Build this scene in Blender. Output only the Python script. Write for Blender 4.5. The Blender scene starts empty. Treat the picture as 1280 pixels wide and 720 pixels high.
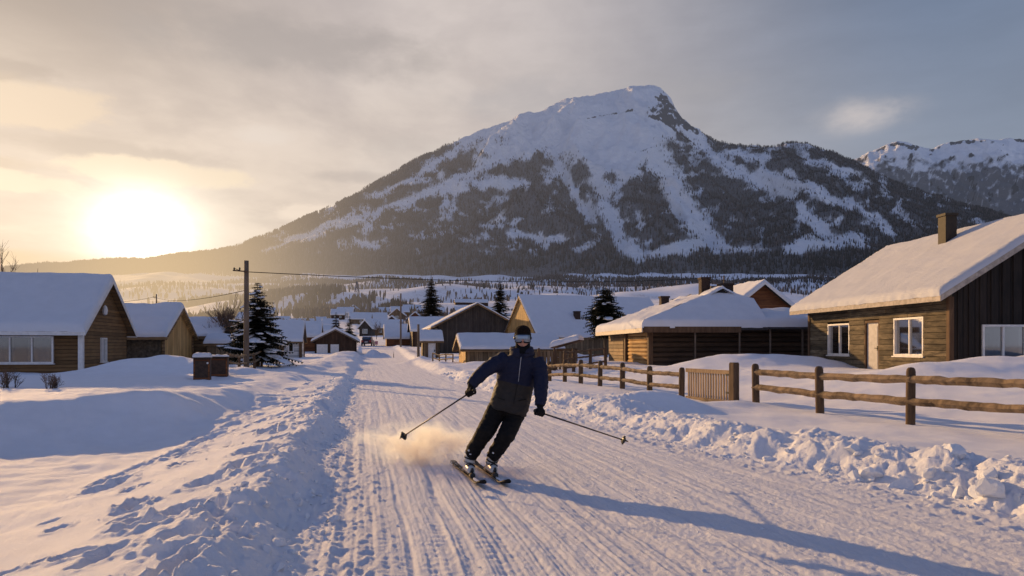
import bpy, bmesh, math, random
import numpy as np
from mathutils import Vector, Matrix
from mathutils.bvhtree import BVHTree
R = math.radians
rnd = random.Random(7)
scene = bpy.context.scene
COL = scene.collection
F = 900.0          # focal length in photo pixels, used to work out real positions
CAMZ = 1.5
SLOPE = -0.205     # road drifts to the left by this much per metre
SUN_AZ, SUN_EL = R(-38.0), R(14.2)

def W(px, py, y):
    """world point at depth y that a measured photo position stands for"""
    return Vector(((px - 640) * y / F, y, CAMZ + (433 - py) * y / F))
def WX(px, y): return (px - 640) * y / F

# ------------------------------------------------------------------ noise
_GA = np.arange(4096) * (2 * math.pi / 4096)
_GX = np.cos(_GA).astype(np.float32); _GY = np.sin(_GA).astype(np.float32)
def _hash(ix, iy, seed):
    h = ix * np.uint32(374761393) + iy * np.uint32(668265263) + np.uint32((seed * 974634777) & 0xffffffff)
    h = (h ^ (h >> np.uint32(13))) * np.uint32(1274126177)
    return (h ^ (h >> np.uint32(16))) & np.uint32(4095)
def perlin(x, y, seed=0):
    x, y = np.broadcast_arrays(np.asarray(x, dtype=np.float64), np.asarray(y, dtype=np.float64))
    x0 = np.floor(x); y0 = np.floor(y)
    fx = (x - x0).astype(np.float32); fy = (y - y0).astype(np.float32)
    ix = x0.astype(np.int64).astype(np.uint32); iy = y0.astype(np.int64).astype(np.uint32)
    def g(dx, dy):
        a = _hash(ix + np.uint32(dx), iy + np.uint32(dy), seed)
        return _GX[a] * (fx - dx) + _GY[a] * (fy - dy)
    u = fx * fx * fx * (fx * (fx * 6 - 15) + 10); v = fy * fy * fy * (fy * (fy * 6 - 15) + 10)
    a = g(0, 0); b = g(1, 0); c = g(0, 1); d = g(1, 1)
    return (a + u * (b - a) + v * (c - a + u * (a - b - c + d))).astype(np.float64) * 1.5
def fbm(x, y, o=4, seed=0, gain=.5, lac=2.03):
    s = 0; a = 1
    for k in range(o):
        s = s + a * perlin(x, y, seed + 17 * k); a *= gain
        x = x * lac + 3.1; y = y * lac + 1.7
    return s
def ridged(x, y, o=4, seed=0, gain=.5):
    s = 0; a = 1
    for k in range(o):
        s = s + a * (1 - 2 * np.abs(perlin(x, y, seed + 13 * k))); a *= gain
        x = x * 2.07 + 1.3; y = y * 2.07 + 4.1
    return s
def sstep(a, b, x):
    t = np.clip((x - a) / (b - a), 0, 1); return t * t * (3 - 2 * t)
def gauss(x): return np.exp(-x * x)

# ------------------------------------------------------------------ node helpers
class NT:
    def __init__(s, tree): s.t = tree
    def n(s, typ, **kw):
        nd = s.t.nodes.new(typ)
        for k, v in kw.items(): setattr(nd, k, v)
        return nd
    def put(s, sock, v):
        if isinstance(v, bpy.types.NodeSocket): s.t.links.new(v, sock)
        else: sock.default_value = v
    def m(s, op, a, b=0.0, c=0.0, clamp=False):
        nd = s.n('ShaderNodeMath', operation=op, use_clamp=clamp)
        s.put(nd.inputs[0], a); s.put(nd.inputs[1], b); s.put(nd.inputs[2], c)
        return nd.outputs[0]
    def add(s, a, b): return s.m('ADD', a, b)
    def mul(s, a, b): return s.m('MULTIPLY', a, b)
    def mix(s, f, a, b, blend='MIX'):
        nd = s.n('ShaderNodeMix', data_type='RGBA', blend_type=blend)
        s.put(nd.inputs[0], f)
        for k, v in ((6, a), (7, b)):
            if isinstance(v, tuple) and len(v) == 3: v = v + (1,)
            s.put(nd.inputs[k], v)
        return nd.outputs[2]
    def noise(s, vec, scale, detail=4, rough=.55, dist=0.0):
        nd = s.n('ShaderNodeTexNoise')
        if vec is not None: s.put(nd.inputs['Vector'], vec)
        s.put(nd.inputs['Scale'], scale); s.put(nd.inputs['Detail'], detail)
        s.put(nd.inputs['Roughness'], rough); s.put(nd.inputs['Distortion'], dist)
        return nd.outputs[0]
    def mapping(s, vec, scale=(1, 1, 1), rot=(0, 0, 0)):
        nd = s.n('ShaderNodeMapping'); s.put(nd.inputs[0], vec)
        nd.inputs['Scale'].default_value = scale; nd.inputs['Rotation'].default_value = rot
        return nd.outputs[0]
    def ramp(s, f, lo, hi):
        nd = s.n('ShaderNodeMapRange', interpolation_type='SMOOTHSTEP')
        s.put(nd.inputs[0], f); nd.inputs[1].default_value = lo; nd.inputs[2].default_value = hi
        return nd.outputs[0]
    def bump(s, h, dist=.02, strength=1.0, normal=None):
        nd = s.n('ShaderNodeBump'); s.put(nd.inputs['Height'], h)
        nd.inputs['Distance'].default_value = dist; nd.inputs['Strength'].default_value = strength
        if normal is not None: s.put(nd.inputs['Normal'], normal)
        return nd.outputs[0]

def new_mat(name):
    m = bpy.data.materials.new(name); m.use_nodes = True
    t = NT(m.node_tree)
    b = m.node_tree.nodes['Principled BSDF']; out = m.node_tree.nodes['Material Output']
    return m, t, b, out
def painted_haze(t, shader, out, k=1.0):
    """painted aerial perspective: glow of hazy air mixed into the surface, by distance from the village and direction to the sun"""
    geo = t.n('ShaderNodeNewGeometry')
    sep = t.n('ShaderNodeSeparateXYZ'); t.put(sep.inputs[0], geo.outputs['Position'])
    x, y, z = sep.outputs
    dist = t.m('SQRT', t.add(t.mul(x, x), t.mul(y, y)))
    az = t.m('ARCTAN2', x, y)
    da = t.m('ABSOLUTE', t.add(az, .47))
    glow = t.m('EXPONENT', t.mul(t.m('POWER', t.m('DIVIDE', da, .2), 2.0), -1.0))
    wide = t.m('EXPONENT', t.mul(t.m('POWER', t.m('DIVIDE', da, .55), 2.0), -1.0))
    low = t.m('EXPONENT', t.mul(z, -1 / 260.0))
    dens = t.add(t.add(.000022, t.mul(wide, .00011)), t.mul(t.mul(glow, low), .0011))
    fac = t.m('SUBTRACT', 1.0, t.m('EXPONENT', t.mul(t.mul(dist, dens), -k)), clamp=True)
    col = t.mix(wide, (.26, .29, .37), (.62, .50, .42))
    col = t.mix(glow, col, (1.0, .72, .42))  # sun glare over the far slopes put into the emission colour
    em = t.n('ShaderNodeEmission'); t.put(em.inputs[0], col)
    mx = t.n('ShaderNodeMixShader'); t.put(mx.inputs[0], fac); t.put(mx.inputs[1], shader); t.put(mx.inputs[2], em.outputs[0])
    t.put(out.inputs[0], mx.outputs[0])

MATS = {}
def wood(name, c1, c2, along='x', scale=6.0, bump=.008, rough=.8, island=.5, hz=0):
    m, t, b, out = new_mat(name)
    tc = t.n('ShaderNodeTexCoord')
    sc = {'x': (.18, 1, 1), 'y': (1, .18, 1), 'z': (1, 1, .14)}[along]
    v = t.mapping(tc.outputs['Object'], sc)
    n1 = t.noise(v, scale, 5, .6, .6); n2 = t.noise(v, scale * 5, 4, .6)
    n3 = t.noise(tc.outputs['Object'], .8, 3)
    f = t.ramp(t.add(t.mul(n1, .6), t.mul(n3, .4)), .32, .68)
    col = t.mix(f, c1, c2)
    geo = t.n('ShaderNodeNewGeometry')
    isl = t.add(1 - island * .5, t.mul(geo.outputs['Random Per Island'], island))
    col = t.mix(1.0, col, isl, 'MULTIPLY')
    col = t.mix(t.mul(t.ramp(n2, .55, .75), .45), col, tuple(c * .35 for c in c1))
    t.put(b.inputs['Base Color'], col); b.inputs['Roughness'].default_value = rough
    b.inputs['Specular IOR Level'].default_value = .25
    t.put(b.inputs['Normal'], t.bump(t.add(n1, t.mul(n2, .5)), bump))
    MATS[name] = m; return m
def siding(name, c1, c2, axis='z', period=.16, groove=.4, rough=.75, bump=.02):
    m, t, b, out = new_mat(name)
    tc = t.n('ShaderNodeTexCoord'); sep = t.n('ShaderNodeSeparateXYZ'); t.put(sep.inputs[0], tc.outputs['Object'])
    co = sep.outputs[2] if axis == 'z' else t.add(sep.outputs[0], sep.outputs[1])
    q = t.m('DIVIDE', co, period); fr = t.m('FRACT', q); cell = t.m('FLOOR', q)
    wn = t.n('ShaderNodeTexWhiteNoise', noise_dimensions='1D'); t.put(wn.inputs[1], cell)
    gr = t.ramp(t.m('ABSOLUTE', t.m('SUBTRACT', fr, .5)), .5, .40)
    sc = (.2, .2, 1.5) if axis == 'z' else (1.5, 1.5, .2)
    n1 = t.noise(t.mapping(tc.outputs['Object'], sc), 7, 5, .6); n3 = t.noise(tc.outputs['Object'], .9, 3)
    col = t.mix(t.ramp(t.add(t.mul(n1, .55), t.mul(n3, .45)), .35, .65), c1, c2)
    col = t.mix(1.0, col, t.add(.72, t.mul(wn.outputs[0], .5)), 'MULTIPLY')
    col = t.mix(t.mul(t.m('SUBTRACT', 1.0, gr), groove + .3), col, (.01, .008, .007))
    t.put(b.inputs['Base Color'], col); b.inputs['Roughness'].default_value = rough
    b.inputs['Specular IOR Level'].default_value = .25
    h = t.add(gr, t.mul(n1, .25))
    if axis == 'z': h = t.add(h, t.mul(t.m('SUBTRACT', 1.0, fr), .6))
    t.put(b.inputs['Normal'], t.bump(h, bump))
    MATS[name] = m; return m
def plain(name, c, rough=.5, var=.25, scale=8.0, metal=0.0, bump=.0, spec=.4):
    m, t, b, out = new_mat(name)
    tc = t.n('ShaderNodeTexCoord'); n = t.noise(tc.outputs['Object'], scale, 5, .6)
    col = t.mix(t.ramp(n, .3, .7), tuple(x * (1 - var) for x in c), tuple(min(1, x * (1 + var * .6)) for x in c))
    t.put(b.inputs['Base Color'], col); b.inputs['Roughness'].default_value = rough
    b.inputs['Metallic'].default_value = metal; b.inputs['Specular IOR Level'].default_value = spec
    if bump: t.put(b.inputs['Normal'], t.bump(t.noise(tc.outputs['Object'], scale * 4, 4), bump))
    MATS[name] = m; return m
def snow(name, c=(.80, .83, .90), grain=1.0, scale=1.0, attr=False, hz=0, coarse=.02):
    m, t, b, out = new_mat(name)
    tc = t.n('ShaderNodeTexCoord'); o = tc.outputs['Object']
    n1 = t.noise(o, 2.2 * scale, 5, .6); n2 = t.noise(o, 34 * scale, 5, .7); n3 = t.noise(o, 190 * scale, 3, .6)
    col = t.mix(t.ramp(n1, .3, .7), tuple(x * .95 for x in c), c)
    if attr:
        at = t.n('ShaderNodeAttribute', attribute_name='tint')
        col = t.mix(1.0, col, at.outputs['Color'], 'MULTIPLY')
    t.put(b.inputs['Base Color'], col); b.inputs['Roughness'].default_value = .8
    b.inputs['Specular IOR Level'].default_value = .12
    h = t.add(t.mul(n2, 1.0 * grain), t.mul(n3, .35 * grain))
    t.put(b.inputs['Normal'], t.bump(h, coarse, .9))
    if hz: painted_haze(t, b.outputs[0], out, hz)
    MATS[name] = m; return m

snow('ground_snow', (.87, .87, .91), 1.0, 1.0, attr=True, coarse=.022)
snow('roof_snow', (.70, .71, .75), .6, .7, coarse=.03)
snow('dimmed_roof_snow', (.60, .60, .62), .6, .7, coarse=.03)  # roof snow darkened in its colour, as if less sun reached this roof
snow('clod_snow', (.84, .86, .91), 1.0, 1.0, coarse=.02)
wood('weathered_boards', (.042, .033, .023), (.20, .155, .095), 'x', 9, .02, .85, .75)
wood('lit_logs', (.27, .155, .06), (.46, .29, .12), 'x', 5, .012, .8, .4)  # sunlight on the cabin front put into a brighter log colour
wood('shaded_logs', (.030, .018, .011), (.075, .045, .027), 'y', 5, .012, .8, .5)  # same cabin's logs with the shade of the near side in the colour
wood('brown_post', (.075, .042, .024), (.15, .09, .05), 'z', 7, .01, .8, .4)
wood('fence_wood', (.055, .034, .021), (.16, .10, .057), 'z', 8, .012, .85, .3)
wood('rail_wood', (.06, .04, .026), (.34, .235, .135), 'x', 5, .02, .85, .35)
wood('gate_wood', (.20, .13, .07), (.38, .26, .15), 'z', 9, .008, .8, .3)
wood('grey_pole', (.10, .07, .05), (.20, .15, .11), 'z', 6, .01, .85, .2)
wood('bark', (.05, .037, .028), (.10, .075, .055), 'z', 5, .02, .9, .3)
wood('birch_twig', (.09, .062, .045), (.17, .12, .09), 'z', 6, .0, .9, .4)
siding('black_boards', (.016, .012, .010), (.032, .024, .019), 'h', .42, .6, bump=.03)
siding('tan_siding', (.15, .082, .032), (.23, .13, .052), 'z', .17)
siding('brown_siding', (.115, .062, .025), (.19, .105, .042), 'z', .17)
siding('slat_siding', (.16, .095, .045), (.28, .18, .09), 'z', .22, .8)
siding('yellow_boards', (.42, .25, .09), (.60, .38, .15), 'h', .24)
siding('grey_boards', (.045, .036, .030), (.08, .065, .055), 'h', .2)
siding('rust_boards', (.13, .045, .018), (.22, .085, .03), 'z', .15)
siding('dark_brown_boards', (.05, .026, .015), (.09, .05, .03), 'h', .2)
siding('tan_vertical', (.14, .095, .055), (.24, .17, .10), 'h', .3)
siding('white_siding', (.50, .47, .44), (.66, .62, .58), 'z', .16)
plain('stone_wall', (.13, .095, .06), .85, .55, 5, bump=.05)
plain('white_paint', (.72, .69, .66), .45, .12, 6)
plain('cream_paint', (.62, .52, .40), .5, .15, 6)
plain('door_paint', (.44, .41, .40), .5, .15, 6)
plain('curtain_cloth', (.42, .38, .36), .9, .25, 5)
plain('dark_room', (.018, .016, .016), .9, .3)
plain('roof_felt', (.05, .045, .045), .85, .3, bump=.02)
plain('dark_metal', (.03, .028, .028), .45, .3, metal=.6)
plain('brick', (.18, .095, .05), .85, .5, 14, bump=.03)
plain('sooty_brick', (.05, .03, .022), .85, .5, 14, bump=.03)
plain('brass_chimney', (.035, .024, .014), .7, .4, 5)
plain('ceramic', (.30, .27, .24), .3, .1)
plain('rusty_metal', (.055, .030, .018), .7, .5, 7, bump=.02)
plain('wire_black', (.012, .011, .011), 1.0, .1, spec=0)
plain('pale_fascia', (.40, .34, .28), .7, .3, 6)
plain('pale_steel', (.22, .21, .22), .8, .2, spec=.1)
plain('car_paint', (.06, .018, .02), .3, .2, 3, spec=.6)
plain('rubber', (.012, .012, .012), .8, .2)
plain('tail_red', (.5, .02, .02), .3, .1)
plain('pink_sign', (.62, .25, .27), .5, .1)
m, t, b, out = new_mat('glass')
fr = t.n('ShaderNodeLayerWeight'); fr.inputs[0].default_value = .35
tr = t.n('ShaderNodeBsdfTransparent'); tr.inputs[0].default_value = (.55, .58, .60, 1)
gl = t.n('ShaderNodeBsdfGlossy'); gl.inputs['Roughness'].default_value = .04; gl.inputs[0].default_value = (.8, .8, .8, 1)
mx = t.n('ShaderNodeMixShader'); t.put(mx.inputs[0], t.add(.12, t.mul(fr.outputs[0], .5))); t.put(mx.inputs[1], tr.outputs[0]); t.put(mx.inputs[2], gl.outputs[0])
t.put(out.inputs[0], mx.outputs[0]); MATS['glass'] = m
for nm, c1, c2, tl in (('needles', (.012, .014, .009), (.050, .046, .026), .0), ('pine_needles', (.014, .018, .010), (.045, .045, .022), .0)):
    m, t, b, out = new_mat(nm)
    geo = t.n('ShaderNodeNewGeometry'); tc = t.n('ShaderNodeTexCoord')
    n = t.noise(tc.outputs['Object'], 2.0, 3)
    f = t.ramp(t.add(t.mul(geo.outputs['Random Per Island'], .5), t.mul(n, .5)), .2, .8)
    t.put(b.inputs['Base Color'], t.mix(f, c1, c2)); b.inputs['Roughness'].default_value = .8
    b.inputs['Specular IOR Level'].default_value = .15
    MATS[nm] = m

# ------------------------------------------------------------------ mesh builder
class MB:
    def __init__(s): s.v = []; s.f = []; s.mi = []; s.cur = 0
    def box(s, c, size, M=None, taper=1.0):
        x, y, z = [q / 2 for q in size]; n = len(s.v); c = Vector(c)
        for sz in (-1, 1):
            k = taper if sz > 0 else 1
            for sx, sy in ((-1, -1), (1, -1), (1, 1), (-1, 1)):
                p = Vector((sx * x * k, sy * y * k, sz * z))
                s.v.append(c + (M @ p if M else p))
        for q in ((0, 3, 2, 1), (4, 5, 6, 7), (0, 1, 5, 4), (1, 2, 6, 5), (2, 3, 7, 6), (3, 0, 4, 7)): s.face([n + i for i in q])
    def face(s, idx): s.f.append(tuple(idx)); s.mi.append(s.cur)
    def poly(s, pts):
        n = len(s.v); s.v += [Vector(p) for p in pts]; s.face(range(n, n + len(pts)))
    def prism(s, pts, d):
        """closed prism: polygon pts swept by vector d"""
        n = len(s.v); k = len(pts); d = Vector(d)
        s.v += [Vector(p) for p in pts] + [Vector(p) + d for p in pts]
        s.face(range(n + k - 1, n - 1, -1)); s.face(range(n + k, n + 2 * k))
        for i in range(k): j = (i + 1) % k; s.face((n + i, n + j, n + k + j, n + k + i))
    def tube(s, pts, rad, n=8, cap=True, up=None):
        pts = [Vector(p) for p in pts]
        if not hasattr(rad, '__len__'): rad = [rad] * len(pts)
        base = len(s.v); prev = None
        for i, p in enumerate(pts):
            d = (pts[min(i + 1, len(pts) - 1)] - pts[max(i - 1, 0)])
            d = d.normalized() if d.length > 1e-9 else Vector((0, 0, 1))
            if prev is None:
                a = d.cross(Vector(up) if up else (Vector((0, 0, 1)) if abs(d.z) < .9 else Vector((1, 0, 0)))).normalized()
            else: a = (prev - d * prev.dot(d)).normalized()
            prev = a; bb = d.cross(a); r = rad[i]
            ra, rb = r if hasattr(r, '__len__') else (r, r)
            for k in range(n):
                th = 2 * math.pi * k / n
                s.v.append(p + a * (math.cos(th) * ra) + bb * (math.sin(th) * rb))
        for i in range(len(pts) - 1):
            for k in range(n):
                q = base + i * n; k2 = (k + 1) % n
                s.face((q + k, q + k2, q + n + k2, q + n + k))
        if cap:
            s.face(range(base + n - 1, base - 1, -1)); e = base + (len(pts) - 1) * n; s.face(range(e, e + n))
    def lathe(s, c, prof, n=16, M=None):
        c = Vector(c); base = len(s.v)
        for r, z in prof:
            for k in range(n):
                a = 2 * math.pi * k / n; p = Vector((r * math.cos(a), r * math.sin(a), z))
                s.v.append(c + (M @ p if M else p))
        for i in range(len(prof) - 1):
            for k in range(n):
                q = base + i * n; k2 = (k + 1) % n
                s.face((q + k, q + k2, q + n + k2, q + n + k))
        s.face(range(base + n - 1, base - 1, -1)); e = base + (len(prof) - 1) * n; s.face(range(e, e + n))
    def build(s, name, mats, parent=None, smooth=False, bevel=0):
        me = bpy.data.meshes.new(name); me.from_pydata([tuple(v) for v in s.v], [], s.f); me.update()
        o = bpy.data.objects.new(name, me); COL.objects.link(o)
        for m in (mats if isinstance(mats, (list, tuple)) else [mats]): me.materials.append(MATS[m] if isinstance(m, str) else m)
        if any(s.mi): me.polygons.foreach_set('material_index', s.mi)
        if smooth: me.polygons.foreach_set('use_smooth', [True] * len(me.polygons))
        if bevel:
            bm = bmesh.new(); bm.from_mesh(me)
            bmesh.ops.bevel(bm, geom=bm.edges[:], offset=bevel, segments=2, affect='EDGES', clamp_overlap=True)
            bm.to_mesh(me); bm.free()
        if parent is not None: o.parent = parent
        return o
def np_mesh(name, verts, faces, mats, smooth=True, tint=None):
    """faces: int array (n,k)"""
    me = bpy.data.meshes.new(name)
    nv, nf, k = len(verts), len(faces), faces.shape[1]
    me.vertices.add(nv); me.vertices.foreach_set('co', np.ascontiguousarray(verts, dtype=np.float32).ravel())
    me.loops.add(nf * k); me.loops.foreach_set('vertex_index', np.ascontiguousarray(faces, dtype=np.int32).ravel())
    me.polygons.add(nf)
    me.polygons.foreach_set('loop_start', np.arange(0, nf * k, k, dtype=np.int32))
    me.polygons.foreach_set('use_smooth', np.full(nf, smooth))
    if tint is not None:
        a = me.attributes.new('tint', 'FLOAT_COLOR', 'POINT')
        c = np.ones((nv, 4), dtype=np.float32); c[:, :3] = tint; a.data.foreach_set('color', c.ravel())
    me.update(); me.validate()
    for m in mats: me.materials.append(MATS[m] if isinstance(m, str) else m)
    o = bpy.data.objects.new(name, me); COL.objects.link(o)
    return o
def grid_faces(nr, nc, wrap=False):
    i = np.arange(nr - 1)[:, None]; j = np.arange(nc if wrap else nc - 1)[None, :]
    j2 = (j + 1) % nc
    a = i * nc + j; b = i * nc + j2; c = (i + 1) * nc + j2; d = (i + 1) * nc + j
    return np.stack([a, b, c, d], -1).reshape(-1, 4)
def tag(o, label=None, cat=None, group=None, kind=None):
    if label: o['label'] = label
    if cat: o['category'] = cat
    if group: o['group'] = group
    if kind: o['kind'] = kind
    return o
def thing(name, label, cat, loc=(0, 0, 0), rz=0.0, group=None):
    o = bpy.data.objects.new(name, None); COL.objects.link(o)
    o.location = loc; o.rotation_euler = (0, 0, rz); o.empty_display_size = .2
    return tag(o, label, cat, group)

# ------------------------------------------------------------------ the ground
def zfar(y): return .0018 * np.maximum(0, y - 60) ** 1.558
LCREST = [(-30, 8.5), (-14, 11.6), (-10.0, 13.4), (-7.9, 15.6), (-7.3, 19), (-8.2, 24), (-9.4, 30), (-11.4, 40), (-14.5, 60), (-27, 120)]
def side_dist(x, y, line):
    """distance to a polyline, positive on its left-hand side"""
    best = np.full(x.shape, 1e9); sg = np.zeros(x.shape)
    for (ax, ay), (bx, by) in zip(line[:-1], line[1:]):
        dx, dy = bx - ax, by - ay; l2 = dx * dx + dy * dy
        q = np.clip(((x - ax) * dx + (y - ay) * dy) / l2, 0, 1)
        ex = x - ax - q * dx; ey = y - ay - q * dy
        d = np.sqrt(ex * ex + ey * ey); c = dx * ey - dy * ex
        k = d < best; best = np.where(k, d, best); sg = np.where(k, np.sign(c), sg)
    return best * sg
MOUNDS = [(3.35, 16.4, 1.0, .85, .42), (2.4, 20.6, .8, .8, .12), (5.3, 17.6, 1.1, .6, .16), (14.2, 21.0, 4.2, 1.7, .62), (19.5, 20.5, 3.5, 1.7, .55), (10.0, 31.5, 2.3, 1.5, .62), (13.2, 31.0, 1.6, 1.2, .35),
          (-15.9, 31.5, 2.3, 1.6, .72), (-11.2, 29.0, 1.1, 1.0, .30), (-13.5, 31, 1.6, 1.2, .35), (-2.2, 45.5, 1.8, 1.5, .38), (-.8, 40.5, 1.3, 1.5, .30), (-4.4, 50, 1.2, 2.0, .35), (3.4, 52, 2.2, 2.0, .7),
          (-11.2, 46, 1.4, 2.4, .35), (-14.6, 62, 1.5, 3, .5), (-17.6, 76, 1.5, 3.0, .5), (-8.4, 62, 1.0, 2.5, .35), (-16.2, 84, .9, 1.3, .8), (7.6, 24.5, 1.2, 1.0, .12), (10, 19, 1.8, 1.4, .12)]
DENTS = []
_r = random.Random(3)
for i in range(125):      # boot holes and hollows trodden along the left bank
    y = 3.2 + 22 * _r.random() ** 1.5
    tl = .38 + abs(_r.gauss(0, .80))
    DENTS.append((-(tl + .5) - .205 * y, y, _r.uniform(.08, .20), _r.uniform(.09, .26), _r.uniform(.05, .14)))
for i in range(26):       # single steps further out on the smooth field
    y = 4.2 + 10 * _r.random(); tl = _r.uniform(1.6, 2.7)
    DENTS.append((-(tl + .5) - .205 * y, y, _r.uniform(.06, .10), _r.uniform(.07, .13), _r.uniform(.04, .08)))
for i in range(16):       # hollows along the far lip of the field
    y = 8.5 + 11 * i / 15.0; tl = float(np.interp(y, [0, 5, 7, 15, 28, 40], [4.5, 3.4, 3.0, 2.4, 1.5, 1.0])) - _r.uniform(.0, .4)
    DENTS.append((-(tl + .5) - .205 * y, y, _r.uniform(.14, .3), _r.uniform(.2, .4), _r.uniform(.06, .11)))
EDGE_Y = [0, 5, 7, 8, 9.2, 10.5, 13, 17, 30, 43, 110, 200]; EDGE_T = [6.1, 5.95, 5.7, 5.5, 5.15, 4.85, 4.55, 4.3, 4.0, 3.8, 4.6, 5.2]
def road_edge(y):
    y = np.asarray(y, dtype=np.float64)
    return (np.interp(y - .9, EDGE_Y, EDGE_T) + np.interp(y, EDGE_Y, EDGE_T) + np.interp(y + .9, EDGE_Y, EDGE_T)) / 3
def ground_height(x, y, detail=True):
    x = np.asarray(x, dtype=np.float64); y = np.asarray(y, dtype=np.float64)
    t = x - SLOPE * y
    nearf = 1 - sstep(70, 130, y)
    z = zfar(y)
    wl = .18 * perlin(y * .35, t * .1, 5) + .10 * perlin(y * 1.1, t * .3, 6)
    # --- right side: ploughed bank, verge, garden
    wr = .16 * perlin(y * .4, 3.3, 8) + .12 * perlin(y * 1.3, 1.3, 9)
    tr = t - road_edge(y) + wr
    A = .30 + .08 * perlin(y * .25, 9.1, 10) + .06 * perlin(y * .9, 2.1, 11)
    z = z + A * (1 - sstep(100, 150, y)) * (sstep(0, .75, tr) - .62 * sstep(.8, 2.1, tr))
    f = x - (12.58 - .366 * y)
    z = z - .07 * sstep(1.5, 4, tr) * (1 - sstep(.3, 3, f)) + .46 * sstep(.3, 7.5, f) * (1 - sstep(250, 400, y))
    # --- left side: trodden bank, smooth field, hollow, yard
    tl = -t - .5 + wl
    wp = np.interp(y, [0, 5, 7, 15, 28, 40], [4.5, 3.4, 3.0, 2.4, 1.5, 1.0])
    wp = wp + .22 * perlin(y * .5, 7.7, 21) + .1 * perlin(y * 1.7, 2.7, 22)
    AL = (1 - sstep(100, 150, y)) * .25 + .06 * perlin(y * .3, 4.1, 12)
    up = sstep(-.05, .48, tl)
    drop = sstep(wp - .15, wp + 1.0, tl)
    z = z + AL * up * (1 - drop * 1.12) - .42 * np.clip((tl - .42) / 2.1, 0, 1.3) * (1 - drop) * up
    d = side_dist(x + .5 * perlin(x * .3, y * .3, 23) + .18 * perlin(x, y, 24), y, LCREST)
    yard = sstep(-2.4, .1, d)
    z = z + .05 * fbm(x * .9, y * .9, 3, 93) * drop * (1 - .7 * sstep(2, 5, d)) * nearf
    z = z - .28 * drop * (1 - yard) * (1 - sstep(14.5, 18.5, y)) * sstep(.3, 1.2, tl)
    z = z + yard * (.30 + .05 * drop) + .24 * (1 - .8 * sstep(15, 20, y)) * gauss((d - .1) / .65) * (.7 + .7 * perlin(x * .35, y * .35, 25)) * (1 - .7 * sstep(1, 4, d)) * sstep(-.2, .6, tl)
    for cx, cy, rx, ry, h in MOUNDS:
        q = ((x - cx) / rx) ** 2 + ((y - cy) / ry) ** 2
        z = z + h * np.exp(-q * .9) * (1 + .12 * perlin(x * .9, y * .9, 31))
    off = 1 - sstep(-.05, .5, tl) ; off = off * (1 - sstep(-.1, .4, tr))     # 1 on the road
    soft = fbm(x * .45, y * .45, 3, 41) * .035 + fbm(x * .13, y * .13, 2, 42) * .08 * nearf * sstep(8, 25, y)
    z = z + soft * (1 - off) * nearf
    if not detail: return z
    # wind ripples on open snow
    z = z + (1 - off) * nearf * (.012 * perlin(x * 2.1 + y * 1.2, y * 1.1 - x * .5, 43) + .006 * perlin(x * 6 + y * 3, y * 3 - x, 44))
    # lumpy bank on the right
    lump = sstep(-.15, .25, tr) * (1 - sstep(1.1, 2.3, tr))
    b1 = np.abs(perlin(x * 1.15, y * 1.15, 51)) + .35 * perlin(x * .6, y * .6, 49); b2 = np.abs(perlin(x * 4.1, y * 4.1, 52)); b3 = np.abs(perlin(x * 9, y * 9, 53))
    z = z + lump * nearf * (.18 * (b1 - .2) * (1 - .3 * sstep(7, 12, y)) + .075 * (b2 - .2) * (1 - .3 * sstep(7, 12, y)) + .035 * (b3 - .2) + .02 * np.abs(perlin(x * 19, y * 19, 50))) * (1 - .5 * sstep(20, 60, y))
    # trodden bank on the left
    lumpl = sstep(-.2, .25, tl) * (1 - sstep(.35, 1.2 + .5 * perlin(y * .4, .3, 54), tl))
    c1 = perlin(x * 2.3, y * 1.6, 55); c2 = np.abs(perlin(x * 5.2, y * 4.0, 56)); c3 = perlin(x * 12, y * 12, 57)
    z = z + lumpl * nearf * (.03 * c1 + .045 * (c2 - .2) + .012 * c3 + .009 * np.abs(perlin(x * 17, y * 17, 59)) + .010 * fbm(x * 7, y * 7, 2, 60))
    # crumbs spilled beside the right bank and in the left gutter
    spill = gauss((tr + .25) / .35) + gauss((tl + .30) / .35)
    z = z + nearf * spill * .04 * np.maximum(0, fbm(x * 8, y * 8, 2, 58) - .1)
    # --- the packed road: grooves, ski and tyre tracks
    me = t + .05 * perlin(y * .12, 5.0, 61) + .02 * perlin(y * .5, 1.0, 62)
    rd = .007 * perlin(me * 4.3, y * .035, 63) + .005 * perlin(me * 11, y * .07, 64) + .005 * perlin(me * 26, y * .16, 65)
    for t0, w, dp in ((-.16, .045, .034), (.02, .03, .018), (.34, .05, .024), (.60, .035, .022), (.74, .035, .02), (1.35, .06, .016), (1.95, .05, .018), (2.1, .03, .016), (2.9, .06, .016), (3.6, .05, .018), (3.72, .05, .018), (4.5, .06, .018)):
        rd = rd - .46 * dp * gauss((me - t0) / w) * (.65 + .7 * perlin(y * .3, t0 * 9, 66))
    for t0, w, per in ((.18, .12, .10), (.95, .16, .12), (2.4, .16, .11), (3.3, .14, .13), (4.1, .2, .12)):
        rd = rd + .004 * np.sin(2 * math.pi * (y + .5 * np.abs(me - t0)) / per) * gauss((me - t0) / w) ** 2 * sstep(-.2, .4, perlin(y * .25, t0 * 7, 67))
    rd = rd + .005 * fbm(x * 5, y * 5, 3, 68) + .007 * fbm(me * 9, y * .9, 3, 71) + .006 * perlin(me * 34, y * .35, 72) + .016 * perlin(x * .7, y * .5, 69) + .005 * perlin(x * 24, y * 18, 70)
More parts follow.
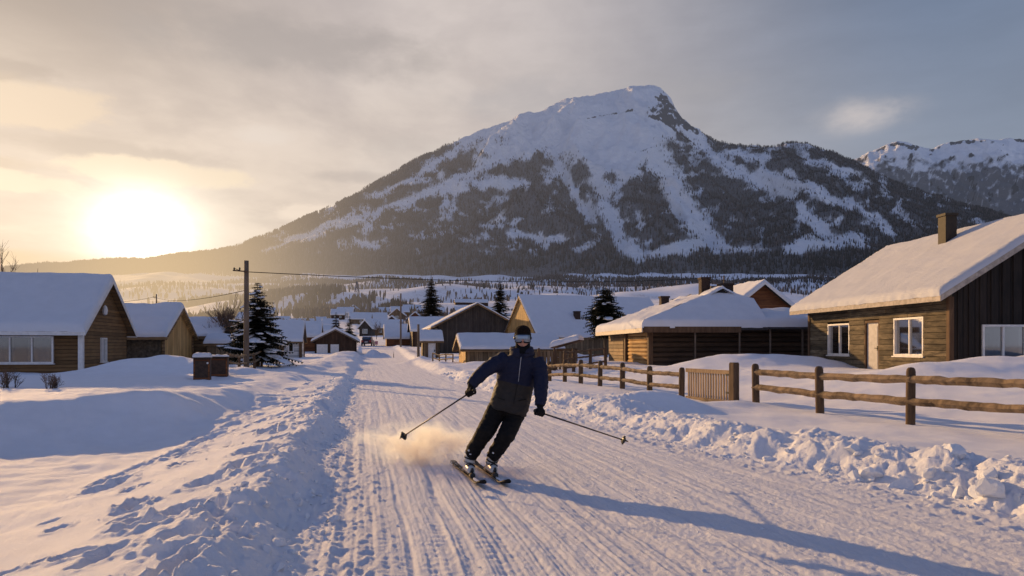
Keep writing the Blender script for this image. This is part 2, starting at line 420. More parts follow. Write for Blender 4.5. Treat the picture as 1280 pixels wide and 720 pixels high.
    for a0, a1, a2 in ((5.2, -.16, .0016), (5.75, -.16, .0016), (.4, .09, .0007), (.9, .09, .0007)):      # tyre tracks wandering across
        mt = me - (a0 + a1 * (y - 4) + a2 * (y - 4) ** 2)
        rd = rd - .014 * gauss(mt / .075) * (.7 + .5 * perlin(y * .3, a0, 73)) + .004 * np.sin(y * 52 + 9 * np.abs(mt)) * gauss(mt / .08)
    z = z + off * rd * nearf
    for cx, cy, rx, ry, h in DENTS:
        i = np.nonzero((np.abs(x - cx) < rx * 3) & (np.abs(y - cy) < ry * 3))
        if len(i[0]):
            q = np.sqrt(((x[i] - cx) / rx) ** 2 + ((y[i] - cy) / ry) ** 2)
            q = q * (1 + .25 * perlin(x[i] * 9, y[i] * 9, 91)); z[i] += -h * np.exp(-q ** 5) + .22 * h * gauss((q - 1.4) / .3) * (1 + .5 * perlin(x[i] * 16, y[i] * 16, 92))
    return z
def hz(x, y): return float(ground_height(np.array([x]), np.array([y]), True)[0])
def gz(x, y): return float(ground_height(np.array([float(x)]), np.array([float(y)]), False)[0])

def az_columns(lo, hi, step):
    dense = np.arange(lo, hi + step * .5, step)
    k = 40
    left = np.linspace(hi, lo + 360, k)[1:-1]
    return np.radians(np.concatenate([dense, left]))     # full circle, wraps
def ring(name, r0, r1, ratio, az, mats, hfun, tintf=None):
    rows = int(math.log(r1 / r0) / ratio) + 1
    rr = r0 * np.exp(np.linspace(0, math.log(r1 / r0), rows))
    if r0 < 2: rr = np.concatenate([[.01], rr]); rows += 1
    a, r = np.meshgrid(az, rr)
    x = (r * np.sin(a)).ravel(); y = (r * np.cos(a)).ravel()
    z = hfun(x, y)
    v = np.stack([x, y, z], 1); fc = grid_faces(rows, len(az), True)[:, ::-1]
    o = np_mesh(name, v, fc, mats, True, tintf(x, y) if tintf else None)
    return o
def road_tint(x, y):
    t = x - SLOPE * y
    on = sstep(-.6, .0, t) * (1 - sstep(-.4, .2, t - road_edge(y)))
    n = .5 + .5 * np.clip(fbm(t * 2.2, y * .06, 3, 81), -1, 1)
    c = np.ones((len(x), 3))
    dk = (on * (.05 + .09 * n))[:, None]
    return c * (1 - dk * np.array([1.0, .95, .72]))
az = az_columns(-43, 43, .095)
g = ring('snowy_ground', .9, 150, .0044, az, ['ground_snow'], lambda x, y: ground_height(x, y), road_tint)
tag(g, kind='structure')
# ------------------------------------------------------------------ valley fields and mountains
def valley_height(x, y):
    u = x / np.maximum(y, 60)
    b = sstep(150, 420, y)
    z = ground_height(x, y, False)
    z = z + b * (5.0 * perlin(x / 160, y / 130, 101) + 2.2 * perlin(x / 55, y / 60, 102)) * (1 + y / 1500)
    for px, yy, sx, sy, h in ((432, 620, 60, 70, 9), (560, 900, 120, 70, 12), (500, 1080, 120, 80, 14), (330, 640, 70, 60, 6), (880, 900, 120, 60, 8), (200, 900, 140, 80, 10)):
        z = z + h * np.exp(-((x - WX(px, yy)) / sx) ** 2 - ((y - yy) / sy) ** 2)
    return z
def mtn_mat(name):
    m, t, b, out = new_mat(name)
    tc = t.n('ShaderNodeTexCoord'); o = tc.outputs['Object']
    at = t.n('ShaderNodeAttribute', attribute_name='tint'); sp = t.n('ShaderNodeSeparateColor'); t.put(sp.inputs[0], at.outputs['Color'])
    n1 = t.noise(o, .02, 6, .65); n2 = t.noise(o, .09, 5, .7)
    scrub = t.ramp(t.add(t.mul(sp.outputs[0], .75), t.mul(t.add(n1, n2), .35)), .52, .92)
    rock = t.ramp(t.add(t.mul(sp.outputs[1], .8), t.mul(t.add(n1, n2), .35)), .66, .80)
    col = t.mix(t.mul(scrub, .88), (.86, .88, .92), (.06, .052, .055))
    col = t.mix(t.mul(rock, .92), col, (.055, .048, .047))
    t.put(b.inputs['Base Color'], col); b.inputs['Roughness'].default_value = .8; b.inputs['Specular IOR Level'].default_value = .1
    t.put(b.inputs['Normal'], t.bump(t.add(n1, t.mul(n2, .5)), 22, .9))
    painted_haze(t, b.outputs[0], out)
    MATS[name] = m
mtn_mat('mountain_snow')
m, t, b, out = new_mat('valley_snow')
tc = t.n('ShaderNodeTexCoord'); o = tc.outputs['Object']
n1 = t.noise(o, .03, 5, .6); n2 = t.noise(o, .35, 4, .65)
col = t.mix(t.ramp(t.add(t.mul(n1, .6), t.mul(n2, .4)), .5, .66), (.80, .82, .88), (.58, .57, .60))
t.put(b.inputs['Base Color'], col); b.inputs['Roughness'].default_value = .7; b.inputs['Specular IOR Level'].default_value = .2
t.put(b.inputs['Normal'], t.bump(t.add(n1, t.mul(n2, .3)), .8, .6)); painted_haze(t, b.outputs[0], out); MATS['valley_snow'] = m
vg = ring('snowy_valley', 150, 1750, .009, az_columns(-44, 44, .16), ['valley_snow'], valley_height)
tag(vg, kind='structure')

SKY1 = [(-800, 300), (-300, 335), (-120, 346), (0, 345), (10, 343), (60, 338), (110, 335), (150, 332), (180, 331), (220, 323), (270, 318), (300, 309), (340, 293), (400, 266), (440, 246), (500, 212), (530, 197), (560, 181), (600, 163),
        (640, 151), (665, 145), (695, 129), (740, 121), (775, 113), (800, 108.5), (812, 108.5), (826, 113), (838, 125), (846, 141), (853, 150), (862, 157), (868, 164), (880, 170), (900, 178), (930, 184), (960, 185), (985, 180), (1010, 181),
        (1040, 191), (1075, 208), (1120, 228), (1160, 243), (1200, 255), (1250, 270), (1330, 292), (1500, 318), (2300, 340)]
SKY2 = [(900, 260), (1000, 232), (1060, 205), (1085, 192), (1110, 180), (1122, 177), (1140, 182), (1165, 186), (1180, 180), (1200, 176), (1222, 174), (1240, 176), (1262, 173), (1290, 175), (1350, 190), (1450, 170), (1600, 205), (2000, 250), (2600, 330)]
RD1 = [(-800, 1800), (0, 1760), (180, 1800), (270, 1900), (400, 2150), (560, 2600), (700, 2950), (810, 3100), (880, 3000), (960, 3050), (1080, 2900), (1250, 2500), (1500, 2300), (2300, 2200)]
def ip(px, tab): return np.interp(px, [a for a, _ in tab], [b for _, b in tab])
def relief(x, y, u, t):
    wx = x + 90 * perlin(x / 420, y / 420, 121); wy = y + 90 * perlin(x / 420, y / 420, 122)
    a = ridged(wx / 420, wy / 900, 4, 123, .52)
    b2 = fbm(wx / 130, wy / 200, 4, 124, .55)
    return a * 62 + b2 * 26
def mountain_point(px, t, tab, rtab, y0, ebase, amp, ridge_noise=1.2):
    u = (px - 640) / F
    Rr = ip(px, rtab) if rtab is not None else np.full_like(px, 4600.0)
    y = y0 + (Rr - y0) * t; x = u * y
    rag = ridge_noise * (perlin(px / 9.0, 3.3, 131) + .6 * perlin(px / 3.7, 1.1, 132))
    e1 = (433 - ip(px, tab) + rag) / F
    tt = np.minimum(t, 1.0)
    gsh = .80 * tt + .45 * tt * tt - .25 * tt ** 3
    e = ebase + (e1 - ebase) * gsh
    env = np.clip(4.6 * tt * (1.0 - tt), 0, 1) ** .6 * np.clip((e1 - ebase) / .2, .15, 1.1)
    z = CAMZ + e * y + relief(x, y, u, t) * env * amp
    z = np.where(t > 1, (CAMZ + e1 * Rr) - (t - 1) * (Rr - y0) * .55, z)
    return x, y, z
COULOIRS = [([(688, 180), (712, 232), (738, 275)], 8), ([(738, 185), (757, 255), (775, 300), (800, 322)], 10), ([(770, 190), (790, 150)], 16), ([(815, 185), (842, 230), (862, 268), (888, 300)], 15), ([(868, 172), (905, 205), (945, 228), (990, 246)], 8),
            ([(660, 175), (580, 222), (500, 256), (400, 292), (330, 318)], 5.5), ([(600, 168), (540, 210), (470, 245)], 5), ([(1000, 262), (1035, 290)], 7), ([(985, 312), (1060, 300), (1080, 306)], 9), ([(1060, 250), (1110, 285)], 6),
            ([(950, 215), (1010, 235), (1060, 262)], 6), ([(560, 235), (620, 225), (655, 232)], 7), ([(640, 290), (700, 305)], 5), ([(800, 318), (870, 312)], 7), ([(445, 300), (475, 312)], 5), ([(905, 190), (960, 196)], 5), ([(1010, 200), (1060, 215)], 5),
            ([(360, 303), (440, 268)], 4), ([(850, 305), (930, 312)], 5)]
DARK = [([(818, 182), (870, 178), (905, 195)], 9), ([(880, 210), (940, 245), (980, 270)], 16), ([(700, 205), (725, 262), (760, 310)], 14), ([(805, 240), (830, 285)], 14), ([(660, 225), (700, 290)], 18), ([(905, 250), (960, 300)], 22), ([(540, 205), (470, 238), (430, 262)], 7)]
def dline(px, py, pts):
    d = np.full(px.shape, 1e9)
    for (ax, ay), (bx, by) in zip(pts[:-1], pts[1:]):
        dx, dy = bx - ax, by - ay
        q = np.clip(((px - ax) * dx + (py - ay) * dy) / (dx * dx + dy * dy), 0, 1)
        d = np.minimum(d, np.hypot(px - ax - q * dx, py - ay - q * dy))
    return d
TREELINE = [(-800, 0), (540, 0), (565, 178), (600, 190), (640, 196), (690, 205), (730, 205), (780, 232), (815, 195), (850, 180), (875, 168), (905, 160), (3000, 100)]
def tree_cover(px, py):
    """how thickly trees stand on the first mountain (0..1)"""
    nz = fbm(px / 34, py / 30, 4, 141); n2 = fbm(px / 11, py / 14, 3, 142)
    n2 = n2 + .5 * perlin(px / 4.0, py / 13, 144)
    d = .88 + .50 * nz + .38 * n2
    d = d + .35 * sstep(300, 325, py) + .12 * sstep(850, 950, px)
    tl = ip(px, TREELINE)
    d = d * sstep(-14, 14, py - tl + 16 * nz)
    for pts, w in DARK: d = d + .55 * gauss(dline(px, py, pts) / w)
    d = np.clip(d, 0, 1.2)
    for pts, w in COULOIRS: d = d * (1 - .97 * gauss(dline(px + 5 * n2, py + 5 * nz, pts) / w) ** .8)
    hole = sstep(.15, .45, fbm(px / 26, py / 16, 3, 143)) * .6
    d = d * (1 - hole * (1 - sstep(312, 330, py)))
    return np.clip(d, 0, 1)
def build_mountain(name, lo, hi, step, tab, rtab, y0, ebase, amp, tmax, rows, rockf):
    p = np.arange(lo, hi, step); tt = np.concatenate([np.linspace(0, 1, rows), 1 + np.linspace(.02, tmax, 10)])
    P, T = np.meshgrid(p, tt); sh = P.shape
    x, y, z = mountain_point(P.ravel(), T.ravel(), tab, rtab, y0, ebase, amp)
    py = 433 - F * (z - CAMZ) / y
    cov, rock = rockf(P.ravel(), py, T.ravel(), x, y, z)
    tint = np.stack([cov, rock, np.zeros_like(cov)], 1)
    fc = grid_faces(len(tt), len(p))
    o = np_mesh(name, np.stack([x, y, z], 1), fc, ['mountain_snow'], True, tint)
    return tag(o, kind='structure')
def rock1(px, py, t, x, y, z):
    cov = tree_cover(px, py)
    rk = 1.1 * gauss(dline(px, py, [(826, 122), (840, 142), (858, 156)]) / 9) + .8 * gauss(dline(px, py, [(812, 138), (838, 152)]) / 7) + .9 * gauss(dline(px, py, [(862, 160), (872, 166)]) / 4)
    rk = rk + .75 * gauss(dline(px, py, [(735, 148), (790, 138), (828, 150), (870, 182)]) / 1.8) + .6 * gauss(dline(px, py, [(775, 200), (830, 178)]) / 2.5)
    rk = rk * (.65 + .5 * fbm(px / 5, py / 5, 3, 151)) + .25 * sstep(.35, .8, fbm(px / 7, py / 16, 3, 152)) * (1 - cov)
    return cov, np.clip(rk, 0, 1)
def rock2(px, py, t, x, y, z):
    n = fbm(px / 18, py / 12, 4, 161); n2 = fbm(px / 5, py / 7, 3, 162)
    rk = sstep(.25, .9, n + .5 * n2) * .75 + .6 * gauss((py - ip(px, SKY2) - 2) / 3) * sstep(-.1, .4, perlin(px / 8, .3, 163))
    cov = np.clip(sstep(182, 226, py + 20 * n) * (.85 + .5 * n2), 0, 1)
    return cov, np.clip(rk, 0, 1)
e0 = (float(zfar(np.array([1500.]))[0]) - CAMZ) / 1500
build_mountain('mountain', -260, 1700, 1.7, SKY1, RD1, 1480, e0 - .004, 1.0, .4, 230, rock1)
build_mountain('mountain', 880, 2000, 2.2, SKY2, None, 3300, .10, 1.25, .3, 130, rock2)

# ------------------------------------------------------------------ far-off woods: countless trunks and crowns that read as one mass
def forest_mat(name, c1, c2, k=1.0):
    m, t, b, out = new_mat(name)
    geo = t.n('ShaderNodeNewGeometry')
    t.put(b.inputs['Base Color'], t.mix(geo.outputs['Random Per Island'], c1, c2)); b.inputs['Roughness'].default_value = .9
    b.inputs['Specular IOR Level'].default_value = .05
    painted_haze(t, b.outputs[0], out, k); MATS[name] = m
forest_mat('far_spruce', (.012, .012, .013), (.04, .033, .032))
forest_mat('far_birch', (.055, .044, .044), (.125, .10, .095))
def spikes(name, pos, hgt, wid, slim, matname, rings=((0, .30), (.10, 1.0), (.5, .50))):
    """many small ragged crowns: pos (n,3)"""
    n = len(pos); k = 4
    rs = np.random.RandomState(5)
    ang = rs.rand(n, 1) * 6.28 + np.arange(k)[None, :] * (2 * math.pi / k)
    layers = [(0.0, .22), (.12, 1.0), (.45, .62), (.42, .9), (.75, .38), (.72, .55)]
    hh = hgt[:, None]; ww = wid[:, None]
    V = []
    for fz, fr in rings:
        j = (.7 + .6 * rs.rand(n, k))
        rr = ww * fr * j * np.where(slim[:, None], .6, 1.0)
        V.append(np.stack([pos[:, 0:1] + np.cos(ang) * rr, pos[:, 1:2] + np.sin(ang) * rr, pos[:, 2:3] + hh * fz * (1 + .15 * (rs.rand(n, k) - .5)) - .6 * (fz == 0)], -1))
    tip = np.stack([pos[:, 0] + wid * .2 * (rs.rand(n) - .5), pos[:, 1], pos[:, 2] + hgt], -1)[:, None, :]
    A = np.concatenate(V + [tip], 1)          # n, 3k+1, 3
    fl = []
    for l in range(2):
        for q in range(k):
            a, b2 = l * k + q, l * k + (q + 1) % k
            fl += [(a, b2, b2 + k), (a, b2 + k, a + k)]
    for q in range(k): fl.append((2 * k + q, 2 * k + (q + 1) % k, 3 * k))
    fl = np.array(fl)
    fc = (np.arange(n)[:, None, None] * (3 * k + 1) + fl[None]).reshape(-1, 3)
    return np_mesh(name, A.reshape(-1, 3), fc, [matname], False)
rs = np.random.RandomState(11)
def sample_mtn(n, lo, hi):
    px = rs.uniform(lo, hi, n); t = rs.rand(n) ** .8
    x, y, z = mountain_point(px, t, SKY1, RD1, 1480, e0 - .004, 1.0)
    py = 433 - F * (z - CAMZ) / y
    keep = rs.rand(n) < tree_cover(px, py) ** 1.3 * np.where(px < 300, .8, 1)
    return np.stack([x, y, z], 1)[keep], px[keep], py[keep]
P, px, py = sample_mtn(300000, -120, 1420)
hsel = rs.rand(len(P))
hg = (5 + 7.5 * hsel) * (1 + .25 * sstep(300, 330, py)); wd = hg * rs.uniform(.09, .17, len(P))
spr = rs.rand(len(P)) < (.30 + .3 * sstep(315, 330, py) + .25 * sstep(850, 1000, px))
tag(spikes('spruce_forest', P[spr], hg[spr], wd[spr], rs.rand(spr.sum()) < .4, 'far_spruce'), 'dark conifers growing all over the big snowy mountain', 'forest', kind='stuff')
tag(spikes('birch_forest', P[~spr], hg[~spr] * .85, wd[~spr] * .9, rs.rand((~spr).sum()) < .6, 'far_birch', ((0, .12), (.42, .85), (.78, .80))), 'bare brown birch woods growing all over the big snowy mountain', 'forest', kind='stuff')
# woods on the valley fields
WOODS = [(360, 352, 60, 4, 500, .8, 1000), (470, 352, 40, 3, 260, .8, 1000), (760, 350, 90, 3, 500, .7, 1050), (930, 352, 80, 3, 500, .7, 1000), (300, 378, 30, 6, 260, .9, 420), (415, 388, 25, 4, 90, .9, 380), (540, 398, 40, 3, 60, .9, 300), (600, 362, 70, 3, 120, .9, 800), (680, 372, 50, 3, 60, .9, 560), (275, 368, 40, 10, 500, .7, 690), (345, 372, 40, 12, 700, .85, 600), (398, 372, 18, 10, 260, .45, 560), (433, 378, 16, 6, 170, .9, 520), (488, 374, 13, 9, 260, .15, 500), (522, 372, 3, 8, 12, .1, 480), (455, 374, 10, 8, 60, .6, 540),
         (575, 341, 38, 8, 700, .8, 1050), (510, 341, 24, 7, 420, .7, 1080), (700, 338, 50, 6, 800, .7, 1250), (820, 336, 80, 9, 1800, .6, 1280), (940, 336, 70, 10, 1500, .5, 1280), (1030, 330, 40, 8, 500, .5, 1250), (410, 345, 60, 7, 900, .7, 1150), (330, 340, 60, 6, 900, .8, 1250),
         (200, 352, 70, 3, 300, .9, 900), (120, 350, 60, 6, 500, .8, 1050), (640, 350, 60, 2, 60, .5, 950), (560, 386, 60, 6, 120, .8, 400), (470, 388, 40, 4, 70, .8, 420), (380, 392, 30, 5, 90, .8, 380), (840, 366, 60, 3, 60, .7, 560), (250, 384, 14, 8, 120, .9, 300), (350, 392, 24, 6, 110, .9, 260)]
VP = []; VB = []; VH = []
for cx, cy, rx, ry, n, birch, dep in WOODS:
    n = int(n * 1.2)
    q = rs.randn(n, 2) * .55
    yy = dep * (1 + .10 * q[:, 1]); xx = WX(cx, dep) + q[:, 0] * rx * dep / F
    zz = valley_height(xx, np.maximum(yy, 151))
    VP.append(np.stack([xx, yy, zz], 1)); VB.append(rs.rand(n) < birch); VH.append((4.2 + 4.6 * rs.rand(n)) * (1 if dep > 450 else .75))
VP = np.concatenate(VP); VB = np.concatenate(VB); VH = np.concatenate(VH)
wd = VH * rs.uniform(.10, .2, len(VP))
tag(spikes('spruce_wood', VP[~VB], VH[~VB], wd[~VB], rs.rand((~VB).sum()) < .4, 'far_spruce'), 'clumps of dark conifers standing on the snowy valley fields', 'woods', kind='stuff')
tag(spikes('birch_wood', VP[VB], VH[VB] * .9, wd[VB], rs.rand(VB.sum()) < .4, 'far_birch', ((0, .12), (.42, .85), (.78, .80))), 'brownish leafless birch clumps standing on the snowy valley fields', 'woods', kind='stuff')

# ------------------------------------------------------------------ sky
world = bpy.data.worlds.new('World'); scene.world = world; world.use_nodes = True
wt = NT(world.node_tree); bg = world.node_tree.nodes['Background']; wout = world.node_tree.nodes['World Output']
tc = wt.n('ShaderNodeTexCoord'); dirv = tc.outputs['Generated']
sp = wt.n('ShaderNodeSeparateXYZ'); wt.put(sp.inputs[0], dirv); dx, dy, dz = sp.outputs
azn = wt.m('ARCTAN2', dx, dy); eln = wt.m('ARCSINE', dz)
def wg(az0, el0, sa, se, a=None, e=None):
    A = wt.m('DIVIDE', wt.m('SUBTRACT', a or azn, az0), sa); E = wt.m('DIVIDE', wt.m('SUBTRACT', e or eln, el0), se)
    return wt.m('EXPONENT', wt.mul(wt.add(wt.mul(A, A), wt.mul(E, E)), -1.0))
cv = wt.n('ShaderNodeCombineXYZ'); wt.put(cv.inputs[0], azn); wt.put(cv.inputs[1], wt.mul(eln, 3.4))
n_big = wt.noise(cv.outputs[0], 2.6, 5, .55, .4); n_mid = wt.noise(cv.outputs[0], 7.0, 5, .55, .3); n_fine = wt.noise(cv.outputs[0], 22.0, 5, .6, .2)
cv2 = wt.n('ShaderNodeCombineXYZ'); wt.put(cv2.inputs[0], azn); wt.put(cv2.inputs[1], wt.mul(eln, 1.7))
n_puff = wt.noise(cv2.outputs[0], 13.0, 7, .58, .25)
sky = wt.mix(wt.ramp(azn, -.15, .62), (.62, .545, .495), (.235, .27, .345))
sky = wt.mix(wt.ramp(eln, .18, .46), sky, wt.mix(wt.ramp(azn, -.75, -.1), (.29, .24, .205), wt.mix(wt.ramp(azn, -.1, .55), (.56, .50, .475), (.155, .20, .295))))
sky = wt.mix(1.0, sky, wt.add(.74, wt.mul(wt.add(wt.mul(n_big, .65), wt.mul(n_mid, .35)), .52)), 'MULTIPLY')
low = wt.mix(wt.ramp(azn, -.35, .3), (.74, .54, .37), (.42, .39, .40))
sky = wt.mix(wt.mul(wt.ramp(eln, .17, .02), .8), sky, low)
g3 = wg(-.48, .13, .40, .20); sky = wt.mix(wt.mul(g3, .50), sky, (.76, .60, .45))
# a broken cloud deck in perspective
den = wt.add(wt.m('MAXIMUM', dz, 0.0), .10)
cp = wt.n('ShaderNodeCombineXYZ'); wt.put(cp.inputs[0], wt.m('DIVIDE', dx, den)); wt.put(cp.inputs[1], wt.mul(wt.m('DIVIDE', dy, den), .8))
deck = wt.noise(cp.outputs[0], 1.15, 8, .56, .35)
deck2 = wt.noise(cp.outputs[0], 3.1, 7, .6, .2)
dk = wt.ramp(wt.add(wt.mul(deck, .75), wt.mul(deck2, .25)), .40, .60)
amt = wt.ramp(azn, .75, -.15)
sky = wt.mix(wt.mul(amt, .75), sky, wt.mix(1.0, sky, wt.mix(dk, (.86, .84, .855), (1.15, 1.13, 1.11)), 'MULTIPLY'))
# soft cloud banks, brighter towards the sun
def cloud(az0, el0, sa, se, lo, hi, col, amt):
    global sky
    f = wt.mul(wg(az0, el0, sa, se), wt.add(.10, wt.add(wt.mul(n_puff, 1.5), wt.mul(wt.add(n_fine, -.5), .3))))
    sky = wt.mix(wt.mul(wt.ramp(f, lo, hi), amt), sky, col)
cloud(-.60, .272, .14, .038, .40, .62, (.72, .57, .43), .85)
cloud(-.66, .306, .16, .022, .40, .7, (.40, .33, .29), .6)
cloud(-.50, .232, .17, .018, .30, .72, (.46, .375, .32), .55)
cloud(-.46, .213, .15, .022, .40, .60, (.84, .68, .50), .9)
cloud(-.64, .206, .10, .012, .35, .8, (.55, .43, .33), .6)
cloud(-.60, .186, .09, .018, .40, .62, (.85, .70, .52), .7)
cloud(-.27, .178, .055, .018, .36, .6, (.86, .71, .58), .7)
cloud(-.33, .27, .06, .018, .38, .8, (.75, .65, .57), .6)
cloud(-.20, .225, .10, .012, .38, .8, (.47, .40, .36), .5)
cloud(-.62, .100, .17, .014, .25, .75, (.60, .42, .26), .75)
cloud(.455, .280, .065, .024, .15, 1.15, (.64, .57, .54), .8)
cloud(-.05, .25, .22, .05, .35, .9, (.64, .57, .51), .5)
cloud(.10, .33, .30, .04, .35, .9, (.38, .36, .37), .4)
cloud(-.30, .38, .30, .05, .30, .85, (.38, .335, .315), .6)
g2 = wg(-.472, .144, .098, .058); g1 = wg(-.472, .143, .048, .038)
brk = wt.add(.35, wt.mul(n_puff, 1.25))
g1 = wt.mul(g1, brk)
sky = wt.mix(wt.mul(wt.mul(g2, brk), .9), sky, (1.03, .92, .76))
add = wt.n('ShaderNodeMix', data_type='RGBA', blend_type='ADD'); wt.put(add.inputs[0], wt.mul(g1, 1.0)); wt.put(add.inputs[6], sky); add.inputs[7].default_value = (1.6, 1.42, 1.15, 1)
sky = add.outputs[2]
# overhead and behind the photographer: the clear blue side of the evening sky
blue = wt.m('MAXIMUM', wt.ramp(eln, .50, 1.0), wt.ramp(dy, .25, -.35))
rear = wt.mix(wt.ramp(eln, .55, .05), (.095, .148, .315), (.60, .62, .76))
sky = wt.mix(blue, sky, rear)
nish = wt.n('ShaderNodeTexSky', sky_type='NISHITA'); nish.sun_disc = False; nish.sun_elevation = SUN_EL; nish.sun_rotation = SUN_AZ
nish.air_density = 1.0; nish.dust_density = 1.5
fin = wt.n('ShaderNodeMix', data_type='RGBA', blend_type='ADD'); fin.inputs[0].default_value = .006; wt.put(fin.inputs[6], sky); wt.put(fin.inputs[7], nish.outputs[0])
wt.put(bg.inputs[0], fin.outputs[2]); bg.inputs[1].default_value = 1.0

sun = bpy.data.lights.new('sun', 'SUN'); sun.energy = 5.0; sun.angle = R(.6); sun.color = (1.0, .615, .265)
so = bpy.data.objects.new('sun', sun); COL.objects.link(so)
sd = Vector((math.sin(SUN_AZ) * math.cos(SUN_EL), math.cos(SUN_AZ) * math.cos(SUN_EL), math.sin(SUN_EL)))
so.rotation_euler = sd.to_track_quat('Z', 'Y').to_euler(); so.location = (-30, 40, 30)

cam = bpy.data.cameras.new('camera'); co = bpy.data.objects.new('camera', cam); COL.objects.link(co)
co.location = (0, 0, CAMZ); co.rotation_euler = (R(90), 0, 0)
cam.sensor_width = 36; cam.lens = 36 * F / 1280; cam.shift_y = 73 / 1280.0; cam.clip_start = .1; cam.clip_end = 20000
scene.camera = co
scene.view_settings.view_transform = 'Standard'; scene.view_settings.look = 'None'; scene.view_settings.exposure = 0; scene.view_settings.gamma = 1
scene.render.engine = 'CYCLES'
cy = scene.cycles; cy.use_denoising = True
try: cy.denoiser = 'OPENIMAGEDENOISE'; cy.denoising_input_passes = 'RGB_ALBEDO_NORMAL'
except Exception: pass
cy.max_bounces = 6; cy.diffuse_bounces = 3; cy.glossy_bounces = 2; cy.transparent_max_bounces = 8; cy.volume_bounces = 1
cy.use_adaptive_sampling = True; cy.adaptive_threshold = .01
# ------------------------------------------------------------------ roofs, walls, windows
def snow_patch(mb, c00, c10, c11, c01, thick, seed, edges=(1, 1, 1, 1), res=.22, lump=.35, rnd_w=.22):
    """a blanket of snow on the sloped quad c00-c10 (eave) / c01-c11 (ridge); edges = which of eave, end, ridge, start are rounded off"""
    c00, c10, c11, c01 = map(Vector, (c00, c10, c11, c01))
    lu = max((c10 - c00).length, (c11 - c01).length); lv = max((c01 - c00).length, (c11 - c10).length)
    nu = max(4, min(150, int(lu / res))); nv = max(4, min(60, int(lv / res)))
    def spaced(n, L):
        a = [0, .012, .035, .07, .12]
        e = [q * 1.6 for q in a if q * 1.6 < L * .3]
        mid = [e[-1] + (L - 2 * e[-1]) * i / n for i in range(1, n)]
        return [q / L for q in e + mid + [L - q for q in reversed(e)]]
    us = spaced(nu, lu); vs = spaced(nv, lv)
    U, V = np.meshgrid(us, vs)
    pts = np.zeros(U.shape + (3,))
    for q, w in ((c00, (1 - U) * (1 - V)), (c10, U * (1 - V)), (c11, U * V), (c01, (1 - U) * V)):
        for k in range(3): pts[..., k] += w * q[k]
    d = np.full(U.shape, 9.0)
    if edges[0]: d = np.minimum(d, V * lv)
    if edges[1]: d = np.minimum(d, (1 - U) * lu)
    if edges[2]: d = np.minimum(d, (1 - V) * lv)
    if edges[3]: d = np.minimum(d, U * lu)
    q = np.clip(d / rnd_w, 0, 1); prof = np.sqrt(np.clip(1 - (1 - q) ** 2, 0, 1))
    n = perlin(pts[..., 0] * .55 + seed * 7.3, pts[..., 1] * .55 + pts[..., 2] * .4, 201) + .5 * perlin(pts[..., 0] * 1.9 + seed, pts[..., 1] * 1.9 + pts[..., 2], 202)
    n3 = perlin(pts[..., 0] * 6 + seed, pts[..., 1] * 6 + pts[..., 2] * 6, 203) + .8 * np.abs(perlin(pts[..., 0] * 13 + seed, pts[..., 1] * 13 + pts[..., 2] * 13, 204))
    edge = np.clip(1 - d / .5, 0, 1)
    h = thick * prof * (1 + lump * n * (1 - .4 * edge)) + prof * n3 * .055 * edge
    e3 = perlin(pts[..., 0] * 2.3 + seed, pts[..., 1] * 2.3, 205)
    pts[..., 2] += h + .004
    if edges[0]:      # let the eave edge bulge and sag a little
        out = (c00 - c01).normalized()
        for k in range(3): pts[..., k] += out[k] * (.05 * prof + .05 * e3) * np.clip(1 - V * lv / .35, 0, 1)
    base = len(mb.v); nc = len(us); nr = len(vs)
    mb.v += [Vector(p) for p in pts.reshape(-1, 3)]
    for i in range(nr - 1):
        for j in range(nc - 1): mb.face((base + i * nc + j, base + i * nc + j + 1, base + (i + 1) * nc + j + 1, base + (i + 1) * nc + j))

def plank_wall(mb, a, b, z0, topf, holes, hgt=.2, thick=.035, seg=(1.0, 2.6), jit=.012, out=None, rr=None):
    """horizontal boards along a->b (3d, z ignored); holes = [(s0,s1,z0,z1)]; topf(s) = wall height at s"""
    rr = rr or rnd
    a = Vector((a[0], a[1], 0)); b = Vector((b[0], b[1], 0)); d = (b - a); L = d.length; d.normalize()
    nrm = Vector(out).normalized()
    z = z0
    ztop = max(topf(L * i / 20) for i in range(21))
    while z < ztop - .02:
        h = hgt * rr.uniform(.86, 1.14); zm = z + h / 2
        ok = [i for i in range(201) if topf(L * i / 200) >= zm]
        if ok:
            iv = [(L * ok[0] / 200, L * ok[-1] / 200)]
            for s0, s1, h0, h1 in holes:
                if h0 - .02 < zm < h1 + .02:
                    nv = []
                    for p, q in iv:
                        if s1 <= p or s0 >= q: nv.append((p, q)); continue
                        if s0 > p: nv.append((p, s0))
                        if s1 < q: nv.append((s1, q))
                    iv = nv
            for p, q in iv:
                s = p
                while s < q - .02:
                    e = min(q, s + rr.uniform(*seg))
                    if q - e < .3: e = q
                    o = rr.uniform(-jit, jit); hh = h - .012 - rr.uniform(0, .008)
                    cc = a + d * ((s + e) / 2) + nrm * (thick / 2 + o) + Vector((0, 0, zm))
                    M = Matrix((d, nrm, Vector((0, 0, 1)))).transposed()
                    tilt = Matrix.Rotation(rr.uniform(-.03, .03) + .04, 3, 'X')
                    mb.box(cc, (e - s - .006, thick, hh), M @ tilt)
                    s = e
        z += h
